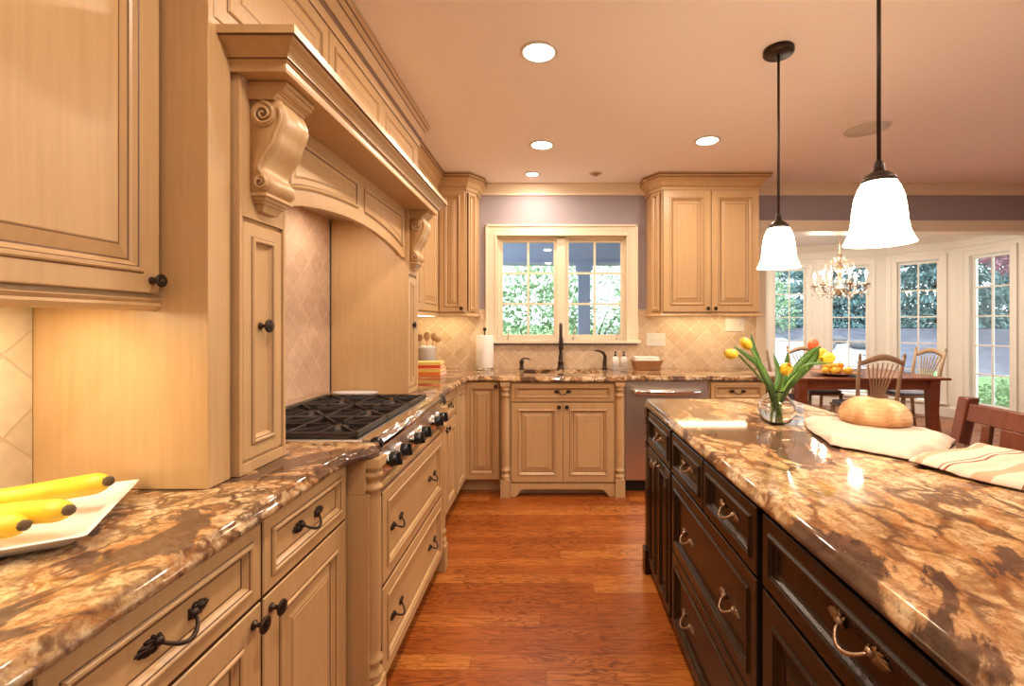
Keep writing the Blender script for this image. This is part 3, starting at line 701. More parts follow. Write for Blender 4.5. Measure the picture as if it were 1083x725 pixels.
def slab(name, poly, flags, mats, label, hole=None):
    bm = bmesh.new(); n = len(poly); loops = []
    for ins, z in OGEE:
        loops.append([bm.verts.new((x, y, z)) for x, y in offset_poly(poly, flags, ins)])
    for k in range(len(loops) - 1):
        for i in range(n):
            j = (i + 1) % n; f = bm.faces.new((loops[k][i], loops[k][j], loops[k + 1][j], loops[k + 1][i])); f.smooth = True
    hl = []
    if hole:
        hl = [[bm.verts.new((x, y, z)) for x, y in hole] for z in (CB, CT - .003, CT)]
        hl[2] = hl[2]
        for k in range(2):
            for i in range(len(hole)):
                j = (i + 1) % len(hole); bm.faces.new((hl[k][i], hl[k + 1][i], hl[k + 1][j], hl[k][j]))
    for L, hh in ((loops[0], hl[0] if hole else None), (loops[-1], hl[2] if hole else None)):
        ed = []
        for LL in ([L, hh] if hh else [L]):
            for i in range(len(LL)):
                a, b = LL[i], LL[(i + 1) % len(LL)]; e = bm.edges.get((a, b)) or bm.edges.new((a, b)); ed.append(e)
        bmesh.ops.triangle_fill(bm, edges=ed, use_beauty=True)
    bmesh.ops.recalc_face_normals(bm, faces=bm.faces)
    me = bpy.data.meshes.new(name); bm.to_mesh(me); bm.free()
    for mm in mats: me.materials.append(mm)
    return solo(name, me, None, label, 'counter')
EX = -.637
flare = [(EX, 1.37), (EX + .004, 1.41), (EX + .015, 1.445), (EX + .035, 1.475), (EX + .052, 1.495), (EX + .062, 1.52), (EX + .064, 1.558)]
poly = [(WL + .001, 1.558), (WL + .001, -.9), (EX, -.9)] + flare
slab('granite_counter', poly, [0, 1] + [1] * (len(poly) - 3) + [0], [GRAN], 'gold and brown granite counter under the bananas, left of the cooktop')
def arc(cx, cy, r, a0, a1, n=5): return [(cx + r * math.cos(R(a0 + (a1 - a0) * i / n)), cy + r * math.sin(R(a0 + (a1 - a0) * i / n))) for i in range(n + 1)]
poly = [(WL + .001, 2.492), (EX + .064, 2.492), (EX + .062, 2.53), (EX + .050, 2.555), (EX + .02, 2.59), (EX + .004, 2.63), (EX, 2.67)] + [(EX, 3.47)] + arc(EX + .05, 3.47, .05, 180, 90, 4)[1:] + [(-.43, 3.52), (-.41, 3.505), (-.40, 3.475), (-.38, 3.455), (.55, 3.455), (.57, 3.475), (.58, 3.505), (.60, 3.52), (1.86, 3.52), (1.86, WB - .001), (WL + .001, WB - .001)]
hx0, hx1, hy0, hy1 = -.235, .40, 3.70, 4.02
hole = arc(hx1 - .05, hy1 - .05, .05, 0, 90, 3) + arc(hx0 + .05, hy1 - .05, .05, 90, 180, 3) + arc(hx0 + .05, hy0 + .05, .05, 180, 270, 3) + arc(hx1 - .05, hy0 + .05, .05, 270, 360, 3)
fl = [0] + [1] * (len(poly) - 4) + [1, 0, 0]
slab('granite_counter', poly, fl, [GRAN], 'gold granite counter wrapping the corner under the sink window', hole)
# sink basin
m = MB(); o1 = [(x, y) for x, y in hole]; cx, cy = (hx0 + hx1) / 2, (hy0 + hy1) / 2
def sc_(k): return [(cx + (x - cx) * k, cy + (y - cy) * k) for x, y in hole]
m.rings([[(x, y, CB - .002) for x, y in sc_(1.05)], [(x, y, CB - .002) for x, y in sc_(1.0)], [(x, y, CB - .17) for x, y in sc_(.96)], [(x, y, CB - .19) for x, y in sc_(.85)], [(x, y, CB - .195) for x, y in sc_(.1)]], 0, False, False, True)
t = thing('sink', 'undermount steel sink below the window', 'sink', (0, 0, 0)); part('basin', m, STEEL, t)
m = MB(); m.lathe([(.04, 0), (.04, .004), (.01, .005)], (cx, cy, CB - .196), 16); part('drain', m, STEELD, t)

# island
IX = .525
isl = [(.495, -.7), (.495, 2.44)] + arc(.53, 2.44, .035, 180, 90, 4)[1:] + [(1.25, 2.475)] + arc(1.25, 2.435, .04, 90, 0, 4)[1:] + [(1.292, 2.25), (1.305, 2.04), (1.335, 1.87), (1.385, 1.68), (1.415, 1.40), (1.43, 1.0), (1.43, -.7)]
slab('granite_island_top', isl[::-1], [1] * len(isl), [GRANI], 'veined gold granite island top under the tulips and bread')
t = thing('kitchen_island', 'dark espresso island base with drawers and doors', 'island', (IX, 2.435, 0), ISL)
IL = 3.05
m = MB(); m.box((0, 0, .045), (IL, .55, CB - .001)); part('body', m, [ESP], t, bevel=.002)
m = MB(); m.box((.01, .02, .001), (IL - .01, .54, .0445)); part('plinth', m, [ESPG], t)
def isl_front(name, x0, z0, w, h, style, s, hw, hpos, sc=1.15): return add_front(t, name, x0, z0, w, h, style, s, EM, hw=hw, hpos=hpos, sc=sc)
# far section: drawer over two doors (local x grows toward the camera)
isl_front('drawer', .035, .690, .445, .170, 'drawer', .028, PULLI, [(.2225, .085)])
for x0, kx in ((.035, .195), (.260, .025)):
    isl_front('door', x0, .060, .220, .620, 'door', .036, KNOBI, [(kx, .585)])
# middle section: two small drawers over two wide drawers
for x0 in (.510, .912): isl_front('drawer', x0, .690, .392, .170, 'drawer', .028, PULLI, [(.196, .085)])
for z0, h in ((.375, .307), (.060, .307)): isl_front('drawer', .510, z0, .794, h, 'drawer', .040, PULLI, [(.195, h / 2 - .02), (.60, h / 2 - .02)])
# near sections
for x0, w in ((1.335, .655), (2.02, .80)):
    isl_front('drawer', x0, .690, w, .170, 'drawer', .030, PULLI, [(w / 2, .098)], 1.25)
    for dx, kx in ((0, w / 2 - .03), (w / 2 + .002, .028)): isl_front('door', x0 + dx, .060, w / 2 - .002, .620, 'door', .052, KNOBI, [(kx, .585)])
m = MB(); m.box((-.03, -.035, .001), (.035, .04, .13)); m.box((-.022, -.022, .13), (.03, .03, .66)); m.lathe([(.030, .66), (.032, .665), (.024, .672), (.031, .685), (.022, .70), (.024, .74), (.022, .78), (.031, .79), (.024, .80), (.032, .81), (.030, .82)], (.002, .002, 0), 18); m.box((-.025, -.025, .82), (.032, .032, CB - .001)); part('corner_post', m, [ESP], t, bevel=.003)
m = MB(); front(m, 0, 0, .46, .80, 'door', .06); part('end_panel', m, EM, t, (0, .52, .055), (0, 0, -PI / 2))

# ------------------------------------------------------------------ wall cabinets
ccrown = [(0, CEIL - .135), (.008, CEIL - .135), (.012, CEIL - .122), (.012, CEIL - .108), (.010, CEIL - .1065), (.010, CEIL - .104), (.022, CEIL - .092), (.034, CEIL - .066), (.056, CEIL - .047), (.070, CEIL - .040), (.070, CEIL - .037), (.074, CEIL - .034), (.074, CEIL - .018), (.080, CEIL - .012), (.080, CEIL - .002), (0, CEIL - .002)]
ccm = [1, 0, 0, 1, 1, 0, 0, 0, 0, 1, 1, 0, 1, 0, 0, 0]
rail = [(0, 1.375), (.014, 1.375), (.018, 1.382), (.014, 1.390), (.010, 1.397), (.010, 1.405), (0, 1.405)]
# right of window
t = thing('wall_cabinet', 'cream two door wall cabinet right of the sink window', 'cabinet', (0, 0, 0))
fy = WB - .305; X0, X1 = .932, 1.753
fp = [(.866, WB - .002), (.866, fy + .10), (X0, fy), (X1, fy), (X1, WB - .002)]
m = MB(); m.prism([(x, y) for x, y in fp], 1.395, CEIL - .10); part('body', m, [CREAM], t, bevel=.002)
for x0, kx in ((X0 + .008, .37), (X0 + .413, .028)): add_front(t, 'door', x0, 1.412, .400, 1.020, 'door', .055, CM, y=fy, hw=KNOB, hpos=[(kx, .03)])
m = MB(); front(m, 0, 0, .095, 1.0, 'drawer', .012); part('corner_panel', m, CM, t, (.8735, fy + .0905, 1.42), (0, 0, math.atan2(-.10, .066)))
m = MB(); m.sweep(fp, ccrown, imat=ccm); part('crown', m, CM, t)
m = MB(); m.sweep(fp, rail); part('light_rail', m, CM, t)
m = MB(); m.box((X0 + .06, fy + .10, 1.378), (X1 - .06, fy + .16, 1.394)); part('light_strip', m, STRIP, t)
lamp('undercabinet_light', 'AREA', ((X0 + X1) / 2, fy + .13, 1.374), UNDER_W * .8, (1, .80, .5), .7, size_y=.05)
# corner, left of window
t = thing('corner_wall_cabinet', 'cream corner wall cabinet between the hood and the sink window', 'cabinet', (0, 0, 0))
lx = -.963
fp = [(WL + .002, 2.865), (lx, 2.865), (lx, fy), (-.717, fy), (-.652, fy + .10), (-.652, WB - .002), ]
m = MB(); m.prism(fp + [(WL + .002, WB - .002)], 1.395, CEIL - .10); part('body', m, [CREAM], t, bevel=.002)
add_front(t, 'door', lx + .022, 1.412, .216, 1.020, 'door', .040, CM, y=fy, hw=KNOB, hpos=[(.19, .03)])
for y0, w in ((2.875, .475), (3.356, .475)):
    m = MB(); front(m, 0, 0, w, 1.02, 'door', .055); o = part('door', m, CM, t, (lx, y0, 1.412), (0, 0, LEFT))
m = MB(); front(m, 0, 0, .095, 1.0, 'drawer', .012); part('corner_panel', m, CM, t, (-.7105, fy + .0095, 1.42), (0, 0, math.atan2(.10, .065)))
m = MB(); m.sweep(fp[1:], ccrown, imat=ccm); part('crown', m, CM, t)
m = MB(); m.sweep(fp[1:], rail); part('light_rail', m, CM, t)
m = MB(); m.box((-1.2, fy + .10, 1.378), (-.75, fy + .16, 1.394)); part('light_strip', m, STRIP, t)
lamp('undercabinet_light', 'AREA', (-.98, fy + .13, 1.374), UNDER_W * .6, (1, .78, .45), .5, size_y=.05)
# near left
t = thing('wall_cabinet', 'large cream wall cabinet above the bananas at the left edge', 'cabinet', (-.960, .02, 0), LEFT)
m = MB(); m.box((0, 0, 1.375), (1.091, .305, CEIL - .003)); part('body', m, [CREAM], t, bevel=.002)
for x0, kx in ((.0, .51), (.545, .515)): add_front(t, 'door', x0, 1.372 + .014, .538, 1.03, 'door', .044, CM, hw=KNOB, hpos=[(kx, .030)], sc=1.0)
m = MB(); m.sweep([(1.091, 0), (0, 0)], [(-.01, 1.345), (.0, 1.345), (.012, 1.350), (.016, 1.358), (.012, 1.364), (.018, 1.372), (.018, 1.3745), (-.01, 1.3745)], side=-1); part('light_rail', m, CM, t)
m = MB(); m.sweep([(1.091, 0), (0, 0)], ccrown, side=-1, imat=ccm); part('crown', m, CM, t)
m = MB(); m.box((.15, .10, 1.358), (1.0, .16, 1.3745)); part('light_strip', m, STRIP, t)
lamp('undercabinet_light', 'AREA', (-1.09, .60, 1.350), UNDER_W * 2.6, (1, .86, .62), .8, size_y=.05, rot=(0, 0, PI / 2))

# ------------------------------------------------------------------ range hood surround
t = thing('range_hood_surround', 'tall cream mantel hood with corbels, arched valance and pullout pilasters over the cooktop', 'range hood', (0, 0, 0))
HX = -.815; PY = [(1.200, 1.408), (2.615, 2.785)]; YA, YZ = 1.112, 2.865
MZ = 1.968
m = MB(); m.box((WL + .001, YA, CT + .001), (-.832, 1.19, CEIL - .003)); part('side_panel', m, [CREAM], t, bevel=.002)
m = MB(); m.box((WL + .001, 2.77, CT + .001), (-.832, YZ, CEIL - .003)); part('side_panel', m, [CREAM], t, bevel=.002)
for i, (a, b) in enumerate(PY):
    m = MB(); m.box((WL + .013, a, CT + .001), (HX - .012, b, MZ)); m.box((HX - .012, a, CT + .001), (HX, a + .012, MZ)); m.box((HX - .012, b - .012, CT + .001), (HX, b, MZ)); m.box((HX - .012, a + .012, 1.60), (HX, b - .012, MZ)); m.box((HX - .012, a + .012, CT + .001), (HX, b - .012, CT + .03))
    part('pilaster', m, [CREAM], t, bevel=.0015)
    w = b - a - .032
    mm = MB(); front(mm, 0, 0, w, .64, 'drawer', .034, y=.014); d = part('pullout_door', mm, CM, t, (HX - .008, a + .016, CT + .036), (0, 0, LEFT))
    link('knob', KNOB, d, (w / 2, .006, .36)).scale = (1.2, 1.2, 1.2)
# arched valance
a0, a1 = PY[0][1], PY[1][0]; am = (a0 + a1) / 2; hw_ = (a1 - a0) / 2
def arch_z(y):
    u = (y - am) / hw_
    if abs(u) > .86: return 1.690
    return 1.690 + .008 + .058 * math.cos(u / .86 * PI / 2) ** .8
N = 41
ys = [a0 + (a1 - a0) * i / (N - 1) for i in range(N)]
m = MB(); L0 = [(HX - .020, y, arch_z(y)) for y in ys]; L1 = [(HX - .020, y, MZ) for y in ys]; B0 = [(HX - .045, y, arch_z(y)) for y in ys]; B1 = [(HX - .045, y, MZ) for y in ys]
m.rings([L0, L1, B1, B0, L0], 0, False, False, False, closed=False); part('valance', m, [CREAM], t)
def arch_panel(ya, yb):
    rr = [(0, -.004, 0), (0, .005, 0), (.006, .009, 0), (.012, .005, 1), (.016, .001, 0), (.024, -.004, 1), (.028, -.004, 0), (.040, .003, 0), (.042, .004, 0)]
    K = 14; L = []
    for ins, out, _ in rr:
        loop = []
        for i in range(K): y = ya + ins + (yb - ya - 2 * ins) * i / (K - 1); loop.append((HX - .020 + out, y, arch_z(y) + .055 + ins))
        for i in range(K): y = yb - ins - (yb - ya - 2 * ins) * i / (K - 1); loop.append((HX - .020 + out, y, MZ - .045 - ins))
        L.append(loop)
    mm = MB(); mm.rings(L, [r[2] for r in rr[:-1]] + [0], cap0=False); return mm
for ya, yb in ((a0 + .045, am - .035), (am + .035, a1 - .045)): part('valance_panel', arch_panel(ya, yb), CM, t)
# niche lining and liner soffit
m = MB(); m.box((WL + .013, a0 + .001, 1.90), (HX - .046, a1 - .001, 1.93)); part('hood_liner', m, [STEEL], t)
m = MB(); m.box((WL + .25, a0 + .25, 1.885), (HX - .12, a1 - .25, 1.8995)); part('vent_filter', m, [IRON], t)
for yy in (a0 + .35, a1 - .35): lamp('hood_lamp', 'AREA', (-1.03, yy, 1.882), 2.2, WARM, .06)
# mantel shelf
m = MB(); sh = [(WL + .001, 1.192), (-.692, 1.192), (-.692, 2.768), (WL + .001, 2.768)]
m.prism([(x, y) for x, y in sh], MZ + .0005, 2.05)
m.sweep(sh, [(0, MZ), (.004, MZ), (.006, MZ + .008), (.006, MZ + .022), (.012, MZ + .027), (.016, MZ + .030), (.016, MZ + .033), (.020, MZ + .042), (.030, MZ + .054), (.044, MZ + .063), (.046, MZ + .067), (.054, MZ + .069), (.054, MZ + .090), (0, MZ + .090)], imat=[0, 0, 0, 0, 1, 0, 0, 0, 0, 0, 1, 0, 0, 0]); part('mantel_shelf', m, CM, t)
# upper stack
m = MB(); m.box((WL + .001, 1.191, 2.059), (-.832, 2.769, CEIL - .003)); part('upper_body', m, [CREAM], t)
for ya, yb in ((1.13, 1.705), (1.712, 2.245), (2.252, 2.80)):
    m = MB(); front(m, 0, 0, yb - ya, .345, 'door', .040); part('upper_door', m, CM, t, (-.847, ya, 2.07), (0, 0, LEFT))
m = MB(); m.sweep([(-.832, YA - .0), (-.832, YZ), (-1.0, YZ)], [(0, CEIL - .15), (.006, CEIL - .15), (.010, CEIL - .135), (.010, CEIL - .115), (.016, CEIL - .105), (.016, CEIL - .092), (.030, CEIL - .070), (.036, CEIL - .058), (.036, CEIL - .048), (.050, CEIL - .034), (.054, CEIL - .028), (.060, CEIL - .018), (.060, CEIL - .003), (0, CEIL - .003)], imat=[1, 0, 0, 1, 1, 0, 0, 1, 0, 1, 0, 0, 0, 0]); part('crown', m, CM, t)
# corbels : side outline in (out, z) along +X, thickness along Y
def corbel(y0, wy):
    m = MB(); X = HX; zt = MZ - .002
    # cap mouldings
    caps = [(0, .092), (.012, .092), (.0125, .086), (.016, .086), (.021, .084), (.025, .078), (.0255, .072), (.030, .072), (.0305, .066), (.037, .064), (.041, .058), (.048, .056)]
    L = []
    for dz, out in caps: L.append([(X, y0 - .004, zt - dz), (X + out + .012, y0 - .004, zt - dz), (X + out + .012, y0 + wy + .004, zt - dz), (X, y0 + wy + .004, zt - dz)])
    m.rings(L, 0)
    # S body outline, front edge sampled
    top, bot = zt - .046, zt - .296
    fr = []
    for i in range(25):
        u = i / 24; z = top + (bot - top) * u
        o = .078 + .016 * math.sin(min(u / .36, 1) * PI) if u < .36 else .078 - .044 * (0.5 - 0.5 * math.cos((u - .36) / .40 * PI)) if u < .76 else .034 + .020 * math.sin((u - .76) / .24 * PI)
        fr.append((o, z))
    L = []
    for k, (q, yy) in enumerate([(0, 0), (.004, .0), (.004, .016), (-.003, .020), (-.003, wy - .020), (.004, wy - .016), (.004, wy), (0, wy)]):
        pass
    rows = []
    for o, z in fr:
        rows.append([(X, y0 + .004, z), (X + o - .006, y0 + .004, z), (X + o, y0 + .008, z), (X + o + .003, y0 + .016, z), (X + o - .002, y0 + .022, z), (X + o + .001, y0 + wy / 2, z), (X + o - .002, y0 + wy - .022, z), (X + o + .003, y0 + wy - .016, z), (X + o, y0 + wy - .008, z), (X + o - .006, y0 + wy - .004, z), (X, y0 + wy - .004, z)])
    m.rings(rows, 0, True)
    # volutes: raised discs with spiral tubes on both cheeks, edge cords following the S
    for side, yy in ((-1, y0 + .004), (1, y0 + wy - .004)):
        for cxo, cz, rad, turns, sg in ((.038, top - .040, .034, 2.1, 1), (.030, bot + .026, .020, 1.6, 1)):
            m.lathe([(rad, -.004), (rad, .004), (rad * .9, .006), (rad * .2, .004)], (X + cxo, yy + (-.0 if side < 0 else 0), cz), 20, axis='y') if side < 0 else m.lathe([(rad, .004), (rad, -.004), (rad * .9, -.006), (rad * .2, -.004)], (X + cxo, yy, cz), 20, axis='y')
            pts = []; rs = []
            for i in range(30):
                f = i / 29; a = PI * .5 - sg * f * turns * 2 * PI; r_ = rad * (.92 - .80 * f)
                pts.append((X + cxo + r_ * math.cos(a), yy + side * .006, cz + r_ * math.sin(a))); rs.append(.0055 * (1 - .45 * f) * (rad / .036) ** .5)
            m.tube(pts, rs, 7)
            dk = [(X + cxo + (rad * (.92 - .80 * i / 29) - rad * .2) * math.cos(PI * .5 - sg * i / 29 * turns * 2 * PI), yy + side * .0055, cz + (rad * (.92 - .80 * i / 29) - rad * .2) * math.sin(PI * .5 - sg * i / 29 * turns * 2 * PI)) for i in range(4, 27)]
            m.tube(dk, .0028, 6, 1)
        m.tube([(X + o - .010, yy + side * .002, z) for o, z in fr[2:-2]], .0055, 7)
    # foot drops
    L = []
    for dz, out, iny in ((0, .056, .004), (.008, .056, .004), (.009, .046, .012), (.018, .042, .014), (.0185, .036, .020), (.026, .036, .020), (.0265, .030, .026), (.044, .022, .032), (.047, .016, .038)):
        z = bot - dz; L.append([(X, y0 + iny, z), (X + out * .8, y0 + iny, z), (X + out * .8, y0 + wy - iny, z), (X, y0 + wy - iny, z)])
    m.rings(L, 0); return m
part('corbel', corbel(PY[0][0] + .036, .135), CM, t); part('corbel', corbel(PY[1][0] + .020, .125), CM, t)

# ------------------------------------------------------------------ rangetop
t = thing('rangetop', 'stainless six burner gas rangetop with black grates', 'rangetop', (-.595, 1.566, 0), LEFT)   # local x along Y, y into wall
RW = .918
m = MB(); m.box((0, .03, .760), (RW, .63, .915)); m.box((0, .60, .915), (RW, .645, .945)); part('body', m, [STEEL], t, bevel=.003)
m = MB(); m.rings([[(0, .03, .915), (0, -.005, .905), (0, -.012, .885), (0, .004, .770), (0, .03, .765)], [(RW, .03, .915), (RW, -.005, .905), (RW, -.012, .885), (RW, .004, .770), (RW, .03, .765)]], 0); part('control_panel', m, [STEEL], t, bevel=.002)
m = MB(); m.tube([(0.0, .002, .905), (RW, .002, .905)], .022, 18); m.box((0, .0, .906), (RW, .05, .9235)); part('bullnose', m, [STEELD], t)
for x in (-.004, RW - .004):
    m = MB(); m.lathe([(.0235, 0), (.0235, .008), (.018, .009)], (x, .002, .905), 18, axis='x'); part('end_cap', m, [BLACK], t)
m = MB(); m.box((.02, .075, .9145), (RW - .02, .595, .917)); part('burner_pan', m, [BLACK], t)
for i in range(6):
    x = .075 + i * .1535 if False else [.07, .19, .365, .475, .70, .80][i]
    k = thing_k = None
    m = MB(); m.lathe([(.037, 0), (.037, .004), (.033, .008), (.031, .020), (.027, .022)], n=24, axis='y'); kk = part('control_knob', m, [STEELD], t, (x, -.004, .828), (R(-8), 0, 0))
    m = MB(); m.lathe([(.025, .020), (.026, .024), (.023, .044), (.020, .047), (.001, .048)], n=18, axis='y'); m.box((-.006, -.058, -.023), (.006, -.042, .023)); part('grip', m, [BLACK], kk, bevel=.002)
for i in range(3):
    x0 = .03 + i * .288; w = .282; z = .921
    for j, cy_ in enumerate((.21, .46)):
        cxx = x0 + w / 2
        m = MB(); m.lathe([(.055, .917), (.055, .919), (.042, .921), (.042, .924), (.030, .926), (.001, .927)], (cxx, cy_, 0), 20); part('burner', m, [IRON], t)
    g = MB(); b = .009
    def bar(p, q, th=.007, hh=.014): 
        P0, P1 = Vector((*p, 0)), Vector((*q, 0)); d = (P1 - P0).normalized(); n_ = Vector((-d.y, d.x, 0)) * th / 2
        g.rings([[P0 + n_ + Vector((0, 0, z)), P0 - n_ + Vector((0, 0, z)), P0 - n_ * .7 + Vector((0, 0, z + hh)), P0 + n_ * .7 + Vector((0, 0, z + hh))], [P1 + n_ + Vector((0, 0, z)), P1 - n_ + Vector((0, 0, z)), P1 - n_ * .7 + Vector((0, 0, z + hh)), P1 + n_ * .7 + Vector((0, 0, z + hh))]], 0)
    ya, yb = .082, .590
    bar((x0, ya), (x0 + w, ya),   .014, .018); bar((x0, yb), (x0 + w, yb), .014); bar((x0 + .005, ya), (x0 + .005, yb), .012); bar((x0 + w - .005, ya), (x0 + w - .005, yb), .012); bar((x0, .335), (x0 + w, .335), .012)
    for cy_ in (.21, .46):
        c_ = (x0 + w / 2, cy_)
        for k in range(4):
            a = PI / 4 + k * PI / 2; e = (c_[0] + .135 * math.cos(a) * 1.0, c_[1] + .122 * math.sin(a)); s_ = (c_[0] + .03 * math.cos(a), c_[1] + .03 * math.sin(a)); bar(s_, (c_[0] + math.copysign(w / 2 - .006, math.cos(a)), c_[1] + math.copysign(.118, math.sin(a))), .007, .017)
        for k in (0, 2): bar((c_[0] + (.04 if k == 0 else -.04), cy_), (c_[0] + (w / 2 if k == 0 else -w / 2) * .98, cy_), .007, .017)
        bar((c_[0], cy_ + .04), (c_[0], cy_ + .122), .007, .017); bar((c_[0], cy_ - .122), (c_[0], cy_ - .04), .007, .017)
    for fx in (x0 + .008, x0 + w - .008):
        for fy_ in (ya + .01, yb - .01): g.box((fx - .006, fy_ - .006, .915), (fx + .006, fy_ + .006, z + .002))
    part('grate', g, [IRON], t)
# spoon rest
m = MB(); N2 = 28
L = [[(k * math.cos(2 * PI * i / N2) * .13, k * math.sin(2 * PI * i / N2) * .048, z) for i in range(N2)] for k, z in ((.55, 0), (.62, .003), (1.0, .022), (.97, .024), (.6, .008), (.05, .006))]
m.rings(L, 0, True); solo('spoon_rest', m, PORC, 'white oval spoon rest behind the cooktop at its far end', 'spoon rest', (-1.085, 2.546, CT + .001))

# ------------------------------------------------------------------ counter things, left
m = MB(); hw2, hd = .17, .115
def rr(a, b, r, z, n=4):
    out = []
    for cx_, cy_, s in ((a - r, b - r, 0), (-a + r, b - r, 90), (-a + r, -b + r, 180), (a - r, -b + r, 270)): out += [(cx_ + r * math.cos(R(s + 90 * i / n)), cy_ + r * math.sin(R(s + 90 * i / n)), z) for i in range(n + 1)]
    return out
m.rings([rr(hw2 - .055, hd - .045, .01, 0), rr(hw2 - .045, hd - .035, .012, .002), rr(hw2 - .003, hd - .003, .008, .027), rr(hw2, hd, .008, .030), rr(hw2 - .006, hd - .006, .006, .031), rr(hw2 - .045, hd - .035, .01, .010), rr(hw2 - .06, hd - .05, .01, .0085)], 0)
solo('serving_plate', m, PORC, 'white rectangular plate holding bananas at the left edge', 'plate', (-1.000, .895, CT + .001), (0, 0, R(-60)), bevel=.001)
def banana(pts, r, label):
    n = len(pts); P_ = [Vector(p) for p in pts]; Q = []
    for i in range(25):
        u = i / 24 * (n - 1); k = min(int(u), n - 2); f = u - k
        p0, p1, p2, p3 = P_[max(k - 1, 0)], P_[k], P_[k + 1], P_[min(k + 2, n - 1)]
        Q.append(.5 * ((2 * p1) + (p2 - p0) * f + (2 * p0 - 5 * p1 + 4 * p2 - p3) * f * f + (3 * p1 - p0 - 3 * p2 + p3) * f ** 3))
    rs = []
    for i in range(25):
        u = i / 24; rs.append(r * (min(1, .42 + 1.3 * (1 - u) ** .9 * 1.0) if u > .8 else 1) * (min(1, .33 + (u / .22) ** 1.4 * .67) if u < .22 else 1))
    for i, q in ((24, .32), (23, .42), (22, .62), (21, .80), (20, .92)): rs[i] = r * q
    t = thing('banana', label, 'banana', (0, 0, .004), 0, 'bananas on the white plate')
    mb = MB(); mb.tube(Q[:24], rs[:24], 6, 0, True); o = part('peel', mb, BANANA, t); s = o.modifiers.new('sub', 'SUBSURF'); s.levels = 1; s.render_levels = 2
    d = (Q[24] - Q[23]).normalized()
    mb = MB(); mb.tube([Q[23] - d * .004, Q[23] + d * .004, Q[24] + d * .004], [rs[23] * .98, rs[23] * .92, rs[24] * .5], 8); part('tip', mb, DARKTIP, t)
    mb = MB(); mb.tube([Q[0] - (Q[1] - Q[0]).normalized() * .03, Q[0] - (Q[1] - Q[0]).normalized() * .01, Q[0], Q[1]], [r * .3, r * .24, r * .26, r * .34], 6); part('stem', mb, GRAPE, t)
banana([(-1.135, .80, .982), (-1.10, .90, .962), (-1.03, .945, .966), (-.96, .955, .976), (-.918, .955, .984)], .026, 'banana at the back of the white plate, longest in view')
banana([(-1.10, .72, .980), (-1.05, .80, .962), (-.98, .835, .964), (-.915, .84, .968), (-.875, .835, .972)], .025, 'middle banana on the white plate')
banana([(-1.085, .665, .985), (-1.04, .735, .963), (-.99, .775, .960), (-.94, .79, .962), (-.905, .79, .964)], .024, 'nearest banana on the white plate')

# ------------------------------------------------------------------ sink wall things
t = thing('utensil_crock', 'white ceramic crock of wooden spoons in the back left corner', 'crock', (-1.045, 3.86, CT + .001))
m = MB(); m.lathe([(.066, 0), (.072, .006), (.074, .19), (.079, .195), (.079, .212), (.071, .214), (.066, .19), (.062, .012), (.001, .01)], n=28); part('body', m, PORC, t)
for q, (dx, dy, lean, hh) in enumerate([(-.02, .0, -.25, .10), (.015, .015, .22, .11), (.02, -.015, .42, .08), (-.01, .02, .02, .12)]):
    s = thing('wooden_spoon', ['wooden spoon leaning left in the white crock', 'wooden spoon leaning right in the white crock', 'wooden spoon leaning farthest right in the crock', 'upright wooden spoon at the back of the crock'][q], 'spoon', (-1.045 + dx, 3.86 + dy, CT + .013), 0, 'spoons in the white crock')
    ex, ez = lean * .16, .20
    m = MB(); m.tube([(0, 0, .0), (ex * .5, 0, ez * .55), (ex, 0, ez + hh * .45)], .006, 6); part('handle', m, SPOON, s)
    m = MB(); m.tube([(ex, 0, ez + hh * .40), (ex * 1.05, 0, ez + hh * .6), (ex * 1.16, 0, ez + hh * .85), (ex * 1.25, 0, ez + hh)], [.009, .026, .028, .012], 10, flata=.35); part('bowl', m, SPOON, s)
bz = CT + .001
for q, (w, d, h, mm, lb) in enumerate([(.26, .20, .030, TERRA, 'orange book at the bottom of the small stack'), (.25, .19, .026, YCOV, 'yellow book above the bottom one in the stack'), (.24, .185, .024, REDC, 'red book third up in the stack by the crock'), (.235, .18, .022, YCOV, 'yellow book on top of the stack by the crock')]):
    t = thing('book', lb, 'book', (-.975, 3.62, bz), R(-3 + q * 2), 'books stacked in the corner')
    m = MB(); m.box((-w / 2, -d / 2, 0), (w / 2, d / 2, .003)); m.box((-w / 2, -d / 2, h - .003), (w / 2, d / 2, h)); m.box((-w / 2, -d / 2, .003), (w / 2, -d / 2 + .003, h - .003)); part('cover', m, mm, t)
    m = MB(); m.box((-w / 2 + .005, -d / 2 + .003, .003), (w / 2 - .005, d / 2 - .005, h - .003)); part('pages', m, PAGES, t)
    bz += h + .0005
t = thing('paper_towel_holder', 'paper towel roll on a steel stand left of the sink window', 'paper towels', (-.585, 4.035, CT + .001))
m = MB(); m.lathe([(.082, 0), (.084, .008), (.078, .014), (.02, .016)], n=28); part('base', m, STEELD, t)
m = MB(); m.tube([(0, 0, .014), (0, 0, .335)], .006, 8); m.lathe([(.007, .335), (.015, .345), (.017, .355), (.012, .366), (.001, .37)], n=14); part('rod', m, BRONZE, t)
m = MB(); m.lathe([(.075, .018), (.077, .022), (.077, .296), (.075, .30), (.022, .30)], n=32); m.sweep([(-.0765, -.01), (-.083, .035), (-.085, .06)], [(0, .022), (.002, .022), (.002, .296), (0, .296)]); part('roll', m, PAPER, t)
